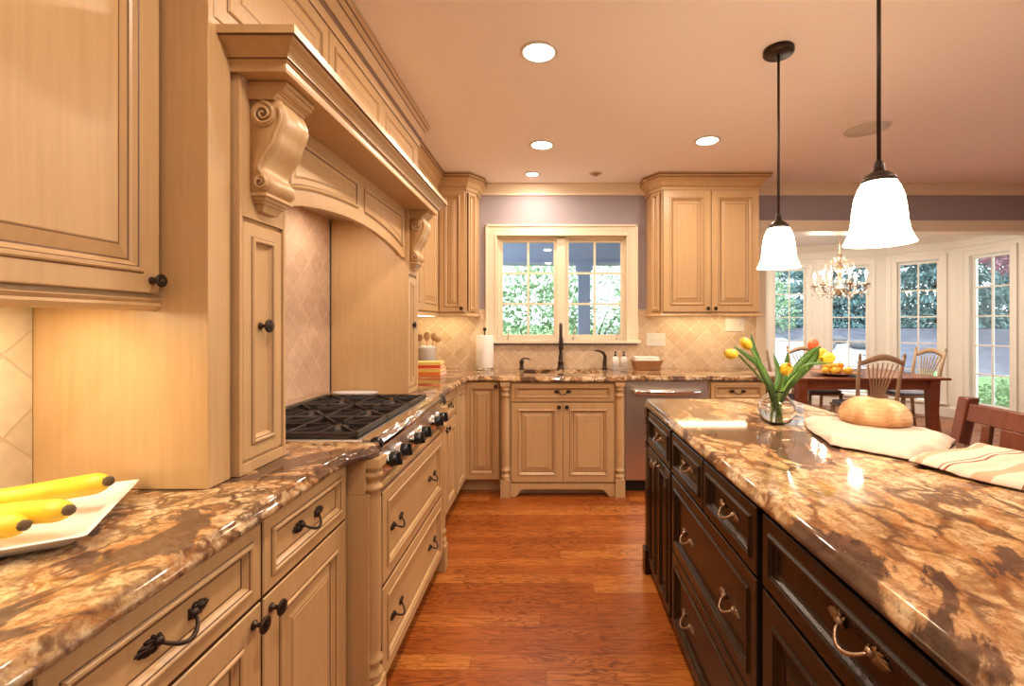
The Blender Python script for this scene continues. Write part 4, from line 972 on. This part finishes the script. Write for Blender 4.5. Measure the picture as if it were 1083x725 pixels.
# faucet
t = thing('faucet', 'dark bronze gooseneck faucet standing behind the sink', 'faucet', (.083, 4.075, CT + .001))
m = MB(); m.lathe([(.034, 0), (.034, .006), (.026, .012), (.024, .05), (.027, .055), (.027, .062), (.020, .068), (.018, .12), (.016, .13)], n=20); part('base', m, BRONZE, t)
pts = [(0, 0, .12), (0, 0, .30)] + [(0, -.075 + .075 * math.cos(R(a)), .30 + .095 * math.sin(R(a))) for a in range(15, 181, 15)] + [(0, -.150, .27)]
m = MB(); m.tube(pts, .0135, 12); part('spout', m, BRONZE, t)
m = MB(); m.lathe([(.014, .29), (.017, .285), (.018, .25), (.021, .20), (.022, .185), (.019, .18), (.001, .179)], (0, -.150, 0), 18); part('spray_head', m, BRONZE, t)
t = thing('faucet_lever', 'bronze curved lever standing right of the faucet', 'faucet lever', (.475, 4.075, CT + .001))
m = MB(); m.lathe([(.026, 0), (.026, .006), (.019, .012), (.017, .055), (.019, .065), (.015, .08)], n=18); part('base', m, BRONZE, t)
m = MB(); m.tube([(0, 0, .06), (.004, -.004, .11), (-.012, -.01, .142), (-.05, -.02, .160), (-.095, -.03, .166)], [.015, .016, .013, .009, .005], 10); part('lever', m, BRONZE, t)
t = thing('soap_pump', 'dark bronze soap pump left of the faucet', 'soap pump', (-.262, 4.06, CT + .001))
m = MB(); m.lathe([(.024, 0), (.024, .006), (.017, .012), (.016, .05), (.020, .055), (.020, .075), (.006, .08), (.006, .092)], n=16); part('base', m, BRONZE, t)
m = MB(); m.tube([(0, 0, .086), (.02, -.006, .094), (.055, -.012, .094), (.075, -.015, .084)], [.008, .007, .006, .005], 8); part('spout', m, BRONZE, t)
# soap bottles on tray
t = thing('soap_tray', 'small white tray under two soap bottles', 'tray', (.605, 4.06, CT + .001)); m = MB(); m.rings([rr(.075, .035, .012, 0), rr(.080, .040, .014, .012), rr(.076, .036, .012, .012), rr(.072, .032, .012, .004)], 0); part('body', m, PORC, t)
for q, x in enumerate((.568, .642)):
    t = thing('soap_bottle', ['white soap bottle with dark pump, left on the tray', 'clear cream soap bottle with dark pump, right on the tray'][q], 'bottle', (x, 4.06, CT + .006), 0, 'soap bottles by the sink')
    m = MB(); m.rings([rr(.027, .024, .008, 0), rr(.028, .025, .008, .09), rr(.020, .018, .008, .104), rr(.010, .010, .006, .108)], 0, True); part('body', m, PORC if q == 0 else PLAS, t)
    m = MB(); m.lathe([(.011, .108), (.012, .112), (.012, .124), (.005, .126), (.005, .140), (.011, .142), (.011, .150), (.001, .151)], n=12); m.tube([(0, 0, .146), (0, -.03, .147), (0, -.036, .140)], .004, 6); part('pump', m, BLACK, t)
t = thing('towel_basket', 'brown wicker basket of folded white towels right of the sink', 'basket', (.835, 4.02, CT + .001))
m = MB(); m.rings([rr(.105, .065, .012, 0), rr(.125, .080, .014, .072), rr(.132, .086, .014, .072), rr(.132, .086, .014, .084), rr(.120, .075, .012, .084), rr(.100, .06, .012, .006)], 0); part('basket', m, BASKET, t)
m = MB(); m.box((-.105, -.065, .03), (.105, .065, .098)); part('towel', m, PAPER, t, bevel=.012)
m = MB(); m.box((-.108, -.062, .0985), (.100, .060, .112)); part('towel', m, PAPER, t, bevel=.006)
# switch plates
def plate(x, z, w, n, label):
    t = thing('switch_plate', label, 'switch', (x, WB - .0125, z))
    m = MB(); m.box((-w / 2, -.006, -.058), (w / 2, 0, .058)); part('plate', m, PLAS, t, bevel=.003)
    for i in range(n):
        u = -w / 2 + w * (i + .5) / n; m = MB(); m.box((u - .005, -.016, -.004), (u + .005, -.006, .014)); part('toggle', m, PLAS, t, bevel=.001)
plate(.946, 1.170, .170, 3, 'white triple switch plate just right of the sink window')
plate(1.662, 1.303, .175, 3, 'white triple switch plate under the right end of the wall cabinet')

# ------------------------------------------------------------------ island things
ZI = CT + .001
VX, VY = .905, 1.845
t = thing('flower_vase', 'round clear glass vase of tulips on the island', 'vase', (VX, VY, ZI))
op = [(.001, 0), (.032, .0), (.050, .010), (.066, .032), (.072, .058), (.066, .085), (.048, .108), (.034, .118), (.031, .125), (.036, .134)]
ip = [(.033, .134), (.028, .125), (.031, .117), (.045, .106), (.063, .084), (.069, .058), (.063, .033), (.047, .013), (.03, .006), (.001, .006)]
m = MB(); m.lathe(op + ip, n=36); part('bowl', m, GLASS, t)
wp = [(.001, .0065), (.030, .0065), (.0465, .0135), (.0625, .0335), (.0685, .058), (.0625, .083), (.058, .088), (.001, .088)]
m = MB(); m.lathe(wp, n=36); part('water', m, WATER, t)
def spline(P_, n=18):
    P_ = [Vector(p) for p in P_]; Q = []
    for i in range(n):
        u = i / (n - 1) * (len(P_) - 1); k = min(int(u), len(P_) - 2); f = u - k
        p0, p1, p2, p3 = P_[max(k - 1, 0)], P_[k], P_[k + 1], P_[min(k + 2, len(P_) - 1)]
        Q.append(.5 * ((2 * p1) + (p2 - p0) * f + (2 * p0 - 5 * p1 + 4 * p2 - p3) * f * f + (3 * p1 - p0 - 3 * p2 + p3) * f ** 3))
    return Q
def unproj(px, py, Y): return Vector(((px - 583) / F * Y, Y, H - (py - 342) / F * Y))
def blade(mb, pts, w, fold=.3):
    Q = spline(pts, 16); L = []
    for i, p in enumerate(Q):
        d = (Q[min(i + 1, 15)] - Q[max(i - 1, 0)]).normalized(); s = d.cross(Vector((0, -1, .25))); s = s.normalized() if s.length > 1e-4 else Vector((1, 0, 0)); nn = s.cross(d).normalized()
        u = i / 15; ww = w * (.35 + .65 * math.sin(min(u * 1.25, 1) * PI * .5)) * (1 if u < .55 else max(.04, math.cos((u - .55) / .45 * PI / 2) ** .8))
        L.append([p - s * ww + nn * ww * fold, p - nn * .0006, p + s * ww + nn * ww * fold, p + s * ww * .9 + nn * (ww * fold - .0012), p - nn * .0018, p - s * ww * .9 + nn * (ww * fold - .0012)])
    mb.rings(L, 0, True)
def tulip(mid, headpx, Y, tilt, size, mt, label, leaves):
    base_ = Vector((VX + random.uniform(-.02, .02), VY + random.uniform(-.02, .02), ZI + .012)); hd = unproj(*headpx, Y); md = unproj(*mid, (Y + VY) / 2)
    neck = Vector((VX + (md.x - VX) * .22, VY + (md.y - VY) * .2, ZI + .125))
    t = thing('tulip', label, 'flower', (0, 0, 0), 0, 'tulips in the glass vase')
    d = Vector(tilt).normalized()
    S = spline([base_, neck, md, hd - d * size * .55], 16)
    m = MB(); m.tube(S, [.0042] * 16, 7); part('stem', m, GRAPE, t)
    q = d.to_track_quat('Z', 'Y').to_matrix().to_4x4()
    m = MB(); m.M = Matrix.Translation(hd) @ q; s = size
    for k in range(6):
        a0_ = k * PI / 3; rad_ = 1.0 if k % 2 == 0 else .90; L = []
        for i in range(8):
            u = i / 7; rz_ = s * .42 * rad_ * (math.sin(PI * (.12 + .80 * u)) ** .72); hw_a = (.72 * math.sin(PI * min(1, .14 + .84 * u)) ** .6) if u < 1 else .06
            z = -s * .5 + s * 1.02 * u
            L.append([(rz_ * math.cos(a0_ + w_ * hw_a), rz_ * math.sin(a0_ + w_ * hw_a), z) for w_ in (-1, -.5, 0, .5, 1)] + [((rz_ - .0015) * math.cos(a0_ + w_ * hw_a), (rz_ - .0015) * math.sin(a0_ + w_ * hw_a), z) for w_ in (1, .5, 0, -.5, -1)])
        m.rings(L, 0, True)
    part('bloom', m, mt, t)
    for (lp, w) in leaves:
        m = MB(); pts = [Vector((VX + (unproj(lp[0][0], lp[0][1], VY).x - VX) * .15, VY + .008, ZI + .05))] + [unproj(x, y, yy) for x, y, yy in lp]; blade(m, pts, w); part('leaf', m, LEAFM, t)
tulip((798, 393), (773, 374), 1.80, (-1, 0, .05), .052, YEL, 'yellow tulip lying out farthest left from the vase', [(((815, 412, 1.83), (803, 388, 1.80), (791, 377, 1.79), (775, 365, 1.78)), .011)])
tulip((803, 385), (789, 363), 1.86, (-.6, .1, .75), .052, YEL, 'yellow tulip leaning up left above the outermost left one', [(((812, 408, 1.85), (802, 382, 1.87), (797, 368, 1.88), (794, 352, 1.90)), .012), (((816, 412, 1.80), (806, 393, 1.75), (800, 378, 1.74)), .017)])
tulip((842, 385), (860, 364), 1.90, (.15, 0, 1), .052, RED, 'coral red tulip, the only red bloom in the vase', [(((830, 408, 1.86), (845, 386, 1.87), (858, 373, 1.88), (868, 366, 1.88)), .017)])
tulip((827, 404), (831.5, 390), 1.74, (0, -.75, .55), .055, YEL, 'yellow tulip facing forward low in the middle of the vase', [(((820, 412, 1.84), (823, 394, 1.86), (818, 374, 1.88)), .013), (((827, 410, 1.85), (831, 388, 1.87), (833, 372, 1.88)), .013)])
tulip((848, 396), (868, 374), 1.93, (.5, .1, .7), .050, YEL, 'yellow tulip half hidden behind the leaves on the right', [(((835, 408, 1.82), (850, 392, 1.80), (862, 378, 1.79), (866, 368, 1.78)), .014)])
tulip((848, 391), (876, 378.5), 1.84, (1, 0, .25), .055, YEL, 'yellow tulip lying out farthest right from the vase', [(((832, 412, 1.80), (842, 402, 1.76), (852, 386, 1.75), (881, 384, 1.74)), .009)])

# linen cloth under the bread
def cloth(corners, nx, ny, zf, label, mats, name, uvs=True, thick=.004, bulge=0):
    A, B, C_, D = [Vector(c) for c in corners]; m = MB(); vs = []; uv = []
    for j in range(ny + 1):
        for i in range(nx + 1):
            u, v = i / nx, j / ny; p = A * (1 - u) * (1 - v) + B * u * (1 - v) + C_ * u * v + D * (1 - u) * v
            p = p + Vector((.75, .66, 0)) * bulge * math.sin(PI * u) * v; edge = min(u, v, 1 - u, 1 - v); wob = .008 * math.sin(9 * u + 2) * math.sin(7 * v + 1)
            vs.append((p.x + wob, p.y - wob, zf(u, v, p, edge))); uv.append((u, v))
    fs = [(j * (nx + 1) + i, j * (nx + 1) + i + 1, (j + 1) * (nx + 1) + i + 1, (j + 1) * (nx + 1) + i) for j in range(ny) for i in range(nx)]
    m.add(vs, fs, 0, True); m.uv = uv
    o = solo(name, m, mats, label, 'cloth'); s = o.modifiers.new('solid', 'SOLIDIFY'); s.thickness = thick; s.offset = 1; o.modifiers.new('sub', 'SUBSURF').render_levels = 1
    return o
def zf(u, v, p, e):
    lift = .022 * min(1, e / .08) ** .7
    w = .011 * noise.noise(Vector((p.x * 16, p.y * 12, 0))) * min(1, e / .05) + .004 * noise.noise(Vector((p.x * 40, p.y * 30, 4)))
    return ZI + .004 + max(0, lift + w)
cloth([(.905, 1.50, 0), (1.055, 1.325, 0), (1.385, 1.55, 0), (1.03, 1.90, 0)], 34, 34, zf, 'crumpled natural linen cloth under the bread loaf', LINEN, 'linen_cloth', bulge=.10)
# bread
m = MB(); L = []; N2 = 40
for i in range(15):
    u = i / 14
    z = -.0 + .088 * math.sin(u * PI / 2) ** .95; r_ = .120 * math.cos(max(0, u - .06) / .94 * PI / 2) ** .62 if u > .06 else .114 + .006 * u / .06
    L.append([((r_ * (1 + .04 * noise.noise(Vector((math.cos(a) * 2, math.sin(a) * 2, z * 9))))) * math.cos(a), r_ * .95 * math.sin(a), z + .010 * noise.noise(Vector((math.cos(a) * r_ * 14, math.sin(a) * r_ * 14, 7))) * (u > .1)) for a in [2 * PI * k / N2 for k in range(N2)]])
m.rings(L, 0, True); solo('bread_loaf', m, BREAD, 'round crusty bread loaf on the linen cloth', 'bread', (1.222, 1.735, ZI + .032))
# striped towels
def zs(u, v, p, e): return ZI + .003 + .014 * min(1, e / .05) ** .6 + .003 * noise.noise(Vector((p.x * 22, p.y * 18, 2))) + (.006 if v > .5 else 0)
cloth([(1.13, 1.07, 0), (1.425, 1.15, 0), (1.385, 1.475, 0), (1.005, 1.31, 0)], 24, 24, zs, 'folded cream towel with maroon stripes in front of the bread', STRIPE, 'striped_towel')

# ------------------------------------------------------------------ lamps
def pendant(x, y, zb, label):
    t = thing('pendant_light', label, 'pendant light', (x, y, 0), 0, 'pendants over the island')
    m = MB(); m.lathe([(.001, CEIL - .026), (.060, CEIL - .026), (.066, CEIL - .020), (.066, CEIL - .002), (.001, CEIL - .002)], n=28); part('canopy', m, BRONZE, t)
    m = MB(); m.tube([(0, 0, zb + .235), (0, 0, CEIL - .022)], .0058, 8); part('cord', m, BRONZE, t)
    m = MB(); m.lathe([(.046, zb + .180), (.044, zb + .193), (.030, zb + .207), (.016, zb + .215), (.014, zb + .235), (.009, zb + .245), (.001, zb + .25)], n=24); part('socket_cap', m, BRONZE, t)
    pr = [(.092, 0), (.086, .012), (.076, .035), (.071, .065), (.068, .10), (.063, .135), (.053, .165), (.042, .185)]
    m = MB(); m.lathe([(r_, zb + z) for r_, z in pr] + [(r_ - .004, zb + z) for r_, z in reversed(pr)], n=36, cap0=False, cap1=False); part('lamp_shade', m, SHADE, t)
    m = MB(); m.lathe([(.001, zb + .105), (.014, zb + .108), (.022, zb + .125), (.018, zb + .145), (.012, zb + .16), (.012, zb + .18)], n=16); part('bulb', m, BULB, t)
    lamp('pendant_bulb', 'POINT', (x, y, zb + .075), PEND_W, (1, .84, .66), .025)
pendant(1.041, 2.10, 1.570, 'bell glass pendant farther from the viewer, nearer the window')
pendant(.975, 1.365, 1.553, 'bell glass pendant nearer the viewer, larger in view')
def downlight(x, y, r, label, lit=True, w=DOWN_W, color=WARM):
    t = thing('recessed_light', label, 'ceiling light', (x, y, CEIL), 0, 'recessed ceiling lights')
    m = MB(); m.lathe([(r + .014, -.0005), (r + .014, -.005), (r, -.008), (r - .004, -.003), (r - .004, -.0005)], n=32, cap0=False, cap1=False); part('trim_ring', m, PLAS if lit else STEEL, t)
    if lit:
        m = MB(); m.lathe([(r - .004, -.0005), (r - .004, -.0035), (.001, -.004)], n=32); part('lens', m, LAMP, t); lamp('downlight', 'AREA', (x, y, CEIL - .012), w, color, r * 1.8)
    else:
        m = MB(); m.lathe([(r - .004, -.0005), (r - .004, -.002), (.022, -.006), (.020, -.02), (.001, -.022)], n=24); part('eyeball', m, BRONZEL, t)
downlight(-.057, 2.12, .075, 'largest lit recessed light, nearest at top centre')
downlight(-.066, 3.22, .075, 'lit recessed light in the middle of the left ceiling row')
downlight(1.07, 3.145, .075, 'lit recessed light above the right wall cabinet')
downlight(-.16, 3.85, .055, 'small lit recessed light close to the sink window', w=DOWN_W * .6)
downlight(.37, 3.83, .045, 'small unlit eyeball light near the sink window', False)
downlight(-.06, .75, .075, 'lit recessed light above the viewer'); downlight(1.9, .75, .075, 'lit recessed light right of the viewer'); downlight(2.6, 2.2, .075, 'lit recessed light out of frame over the seating side')
downlight(-.06, -1.0, .075, 'lit recessed light behind the viewer'); downlight(1.9, -1.0, .075, 'lit recessed light behind the viewer on the right')
for q, (x, y) in enumerate([(3.30, 6.25), (4.05, 6.1), (4.6, 5.0), (3.0, 4.9)]):
    downlight(x, y, .08, ['lit dining ceiling light left of the chandelier rod', 'lit dining ceiling light right of the chandelier rod', 'dining ceiling light out of view at the right', 'dining ceiling light out of view near the opening'][q], w=DINE_W, color=(1, .86, .70))
t = thing('ceiling_speaker', 'round white flush speaker in the ceiling right of the pendants', 'speaker', (2.03, 2.955, CEIL))
m = MB(); m.lathe([(.14, -.0005), (.14, -.005), (.128, -.007), (.126, -.004)], n=36, cap1=False); part('rim', m, CEILM, t); m = MB(); m.lathe([(.127, -.002), (.127, -.0045), (.001, -.005)], n=36); part('grille', m, PLAS, t)

# chandelier
t = thing('chandelier', 'crystal candle chandelier over the dining table', 'chandelier', (3.27, 5.2, 0))
m = MB(); m.lathe([(.06, CEIL - .001), (.06, CEIL - .015), (.02, CEIL - .035)], n=18); m.tube([(0, 0, CEIL - .03), (0, 0, 2.12)], .007, 8); part('rod', m, BRONZEL, t)
m = MB(); m.lathe([(.008, 2.14), (.03, 2.10), (.012, 2.06), (.02, 1.98), (.045, 1.92), (.02, 1.86), (.014, 1.78), (.05, 1.72), (.06, 1.70), (.02, 1.66), (.03, 1.64), (.001, 1.62)], n=16); part('column', m, BRONZEL, t)
cm = MB(); cm.lathe([(.001, -.028), (.013, -.012), (.013, .006), (.003, .020)], n=6, smooth=False); CR = cm.mesh('crystal_drop', CRYST)
for k in range(6):
    a = k * PI / 3 + .35; c_, s_ = math.cos(a), math.sin(a)
    pr = [(.03, 1.70), (.10, 1.655), (.18, 1.65), (.245, 1.69), (.25, 1.745)]
    m = MB(); m.tube(spline([(r_ * c_, r_ * s_, z) for r_, z in pr], 14), .007, 7); ar = part('arm', m, BRONZEL, t)
    m = MB(); m.lathe([(.008, 1.735), (.034, 1.745), (.038, 1.758), (.012, 1.760), (.012, 1.765)], (.25 * c_, .25 * s_, 0), 14); part('drip_cup', m, BRONZEL, ar)
    m = MB(); m.lathe([(.010, 1.765), (.010, 1.845)], (.25 * c_, .25 * s_, 0), 10); part('candle', m, PORC, t)
    m = MB(); m.lathe([(.004, 1.845), (.014, 1.862), (.013, 1.880), (.004, 1.905), (.001, 1.91)], (.25 * c_, .25 * s_, 0), 12); part('bulb', m, BULB, t)
    lamp('candle_bulb', 'POINT', (3.27 + .25 * c_, 5.2 + .25 * s_, 1.93), CHAND_W, (1, .85, .65), .02)
    m = MB(); m.tube(spline([(.015 * c_, .015 * s_, 2.0), (.08 * c_, .08 * s_, 2.03), (.13 * c_, .13 * s_, 2.0), (.135 * c_, .135 * s_, 1.96)], 10), .005, 6); part('scroll', m, BRONZEL, t)
    for (r_, z, da) in ((.135, 1.945, 0), (.25, 1.715, .0), (.21, 1.63, .1), (.12, 1.625, 0), (.28, 1.74, .05), (.22, 1.72, -.1), (.10, 1.90, .5), (.17, 1.82, .5), (.23, 1.76, .52), (.05, 2.05, .5), (.14, 1.74, .4), (.19, 1.90, .25), (.27, 1.66, .3), (.16, 1.69, .75), (.08, 1.80, .2)):
        link('crystal_drop', CR, t, (r_ * math.cos(a + da), r_ * math.sin(a + da), z), (0, 0, a))
    m = MB(); Q = spline([(.03 * math.cos(a + .5), .03 * math.sin(a + .5), 2.06), (.10 * math.cos(a + .5), .10 * math.sin(a + .5), 1.90), (.18 * math.cos(a + .5), .18 * math.sin(a + .5), 1.80), (.25 * c_, .25 * s_, 1.76)], 12)
    for p in Q[1:-1]: m.lathe([(.001, -.007), (.006, 0), (.001, .007)], p, 6, smooth=False)
    part('bead_strand', m, CRYST, t)

# ------------------------------------------------------------------ dining furniture
t = thing('dining_table', 'reddish cherry dining table in the bay', 'table', (3.32, 5.27, 0))
m = MB(); m.box((-.83, -.52, .725), (.83, .52, .75)); part('tabletop', m, [CHERRY], t, bevel=.006)
m = MB(); m.box((-.70, -.45, .62), (.70, -.425, .7245)); m.box((-.70, .425, .62), (.70, .45, .7245)); m.box((-.70, -.425, .62), (-.675, .425, .7245)); m.box((.675, -.425, .62), (.70, .425, .7245)); part('apron', m, [CHERRY], t)
for sx in (-1, 1):
    for sy in (-1, 1):
        m = MB(); x, y = sx * .69, sy * .44; a, b = .048, .034
        m.rings([[(x - b, y - b, .001), (x + b, y - b, .001), (x + b, y + b, .001), (x - b, y + b, .001)], [(x - a, y - a, .60), (x + a, y - a, .60), (x + a, y + a, .60), (x - a, y + a, .60)], [(x - a, y - a, .7247), (x + a, y - a, .7247), (x + a, y + a, .7247), (x - a, y + a, .7247)]], 0); part('leg', m, [CHERRY], t, bevel=.004)
def make_chair(label):
    t = thing('dining_chair', label, 'chair', (0, 0, 0), 0, 'wheat back chairs at the dining table')
    out = [(-.19, -.20), (.19, -.20), (.225, .05), (.215, .22), (.0, .235), (-.215, .22), (-.225, .05)]
    m = MB(); m.prism(out, .435, .460); part('seat', m, [OAKC], t, bevel=.008)
    m = MB(); m.prism([(x * .93, y * .93) for x, y in out], .4605, .495); part('cushion', m, [CUSH], t, bevel=.014)
    for sx in (-1, 1):
        m = MB(); m.tube([(sx * .19, .19, .434), (sx * .195, .195, .25), (sx * .20, .20, .001)], [.021, .022, .016], 10); part('leg', m, [OAKC], t)
        m = MB(); m.tube([(sx * .185, -.25, .001), (sx * .185, -.215, .25), (sx * .19, -.205, .46), (sx * .205, -.235, .75), (sx * .218, -.285, .985)], [.016, .020, .021, .018, .015], 10)
        m.lathe([(.014, .985), (.017, .993), (.010, 1.0), (.014, 1.012), (.006, 1.024), (.001, 1.026)], (sx * .2185, -.287, 0), 10); part('leg', m, [OAKC], t)
        m = MB(); m.tube([(sx * .192, .19, .20), (sx * .183, -.215, .22)], .011, 8); part('stretcher', m, [OAKC], t)
    m = MB(); m.tube([(-.188, 0, .21), (.188, 0, .21)], .011, 8); part('stretcher', m, [OAKC], t)
    m = MB(); L = []
    for i in range(21):
        u = i / 20 * 2 - 1; x = .214 * u; zc = .925 + .062 * math.cos(u * PI / 2) ** 1.2 - .0; y = -.280 - .022 * math.cos(u * PI / 2)
        w = .020 + .010 * math.cos(u * PI / 2); L.append([(x, y - .010, zc - w), (x, y + .010, zc - w), (x, y + .007, zc + w), (x, y - .007, zc + w)])
    m.rings(L, 0, True); part('crest_rail', m, [OAKC], t)
    m = MB(); L = []
    for i in range(11):
        u = i / 10 * 2 - 1; x = .10 * u; L.append([(x, -.226, .575), (x, -.208, .575), (x, -.208, .600), (x, -.226, .600)])
    m.rings(L, 0); part('tie_rail', m, [OAKC], t)
    for k in range(7):
        u = (k - 3) / 3
        m = MB(); m.tube(spline([(u * .075, -.185, .455), (u * .062, -.205, .53), (u * .058, -.217, .588), (u * .085, -.240, .70), (u * .125, -.275, .84), (u * .15, -.298, .935 - .02 * abs(u))], 12), [.007, .007, .0075, .008, .0085, .008, .008, .0075, .007, .007, .006, .006], 7); part('spindle', m, [OAKC], t)
    return t
ch = make_chair('wheat back dining chair on the near side of the table, seen from behind')
ch.location = (3.245, 4.78, 0)
dup(ch, (4.36, 5.62, 0), PI / 2, 'wheat back dining chair at the right end of the table by the windows')
dup(ch, (3.37, 5.83, 0), PI, 'wheat back dining chair on the far side of the table behind the tulips')
dup(ch, (2.62, 5.25, 0), -PI / 2 + .1, 'wheat back dining chair at the left end of the table')
# platter of lemons
t = thing('fruit_platter', 'shallow wooden platter of lemons and oranges on the dining table', 'platter', (3.13, 5.05, .751))
m = MB(); m.lathe([(.10, 0), (.14, .006), (.24, .028), (.245, .032), (.235, .033), (.13, .013), (.001, .010)], n=36); part('dish', m, [BASKET], t)
sp = [(-.13, -.03, 0), (-.06, -.08, 0), (.01, -.02, 0), (.08, -.07, 0), (.14, -.01, 0), (-.08, .05, 0), (.0, .08, 0), (.08, .06, 0), (-.03, -.02, 1), (.05, .0, 1), (-.10, .0, 1)]
for q, (x, y, l) in enumerate(sp):
    org = q in (6, 9); r_ = .036
    m = MB(); L = [(.004, -r_ * 1.28), (.010, -r_ * 1.15)] + [(r_ * math.sin(PI * i / 10), -r_ * math.cos(PI * i / 10)) for i in range(2, 9)] + [(.010, r_ * 1.15), (.004, r_ * 1.28)] if not org else [(max(.001, r_ * 1.05 * math.sin(PI * i / 12)), -r_ * 1.05 * math.cos(PI * i / 12)) for i in range(13)]
    m.lathe(L, n=18); lab = 'orange among the lemons on the dining table platter' if org else ['lemon at the left end of the platter', 'lemon at the front left of the platter', 'lemon in the front middle of the platter', 'lemon at the front right of the platter', 'lemon at the right end of the platter', 'lemon at the back left of the platter', '', 'lemon at the back right of the platter', 'lemon on top in the middle of the pile', '', 'lemon on top at the left of the pile'][q]
    if q == 6: lab = 'orange at the back of the lemon platter'
    if q == 9: lab = 'orange on top of the lemon pile'
    solo('orange' if org else 'lemon', m, ORNG if org else LEMON, lab, 'fruit', (3.13 + x, 5.05 + y, .751 + .053 + l * .048), (PI / 2 if not org else 0, 0, random.random() * 6), 'fruit on the dining platter')
# counter stool
t = thing('counter_stool', 'dark mahogany counter stool at the right side of the island', 'stool', (1.345, 1.52, 0), PI / 2)    # local: front +y -> -x
m = MB(); m.box((-.215, -.17, .60), (.215, .20, .635)); part('seat', m, [MAHOG], t, bevel=.01)
for sx in (-1, 1):
    m = MB(); m.rings([[(sx * .205 + a, .185 + b, z) for a, b in ((-.02, -.02), (.02, -.02), (.02, .02), (-.02, .02))] for z in (.001, .5995)], 0); part('leg', m, [MAHOG], t, bevel=.003)
    L = []
    for z, y in ((.001, -.20), (.60, -.185), (.80, -.195), (1.035, -.245)): L.append([(sx * .225 + a, y + b, z) for a, b in ((-.021, -.024), (.021, -.024), (.021, .024), (-.021, .024))])
    m = MB(); m.rings(L, 0); part('leg', m, [MAHOG], t, bevel=.004)
L = []
m = MB(); m.rings([[(-.204, -.235, .950), (-.204, -.211, .950), (-.204, -.225, 1.015), (-.204, -.249, 1.015)], [(.204, -.235, .950), (.204, -.211, .950), (.204, -.225, 1.015), (.204, -.249, 1.015)]], 0); part('top_rail', m, [MAHOG], t, bevel=.004)
m = MB()
for i in range(34): m.tube([(-.195 + i * .0118, -.236, .952), (-.189 + i * .0118, -.238, .962)], .0035, 5)
part('rope_moulding', m, [MAHOG], t)
m = MB(); m.rings([[(-.204, -.207, .68), (-.204, -.183, .68), (-.204, -.186, .73), (-.204, -.21, .73)], [(.204, -.207, .68), (.204, -.183, .68), (.204, -.186, .73), (.204, -.21, .73)]], 0); part('lower_rail', m, [MAHOG], t, bevel=.003)
for x, w in ((.125, .016), (-.125, .016), (.0, .07)):
    m = MB(); m.rings([[(x - w, -.202, .7305), (x + w, -.202, .7305), (x + w, -.186, .7305), (x - w, -.186, .7305)], [(x - w, -.232, .9495), (x + w, -.232, .9495), (x + w, -.214, .9495), (x - w, -.214, .9495)]], 0); part('slat', m, [MAHOG], t, bevel=.002)
for z, y in ((.22, .185), (.30, -.19)):
    m = MB(); m.box((-.19, y - .012, z), (.19, y + .012, z + .035)); part('stretcher', m, [MAHOG], t)
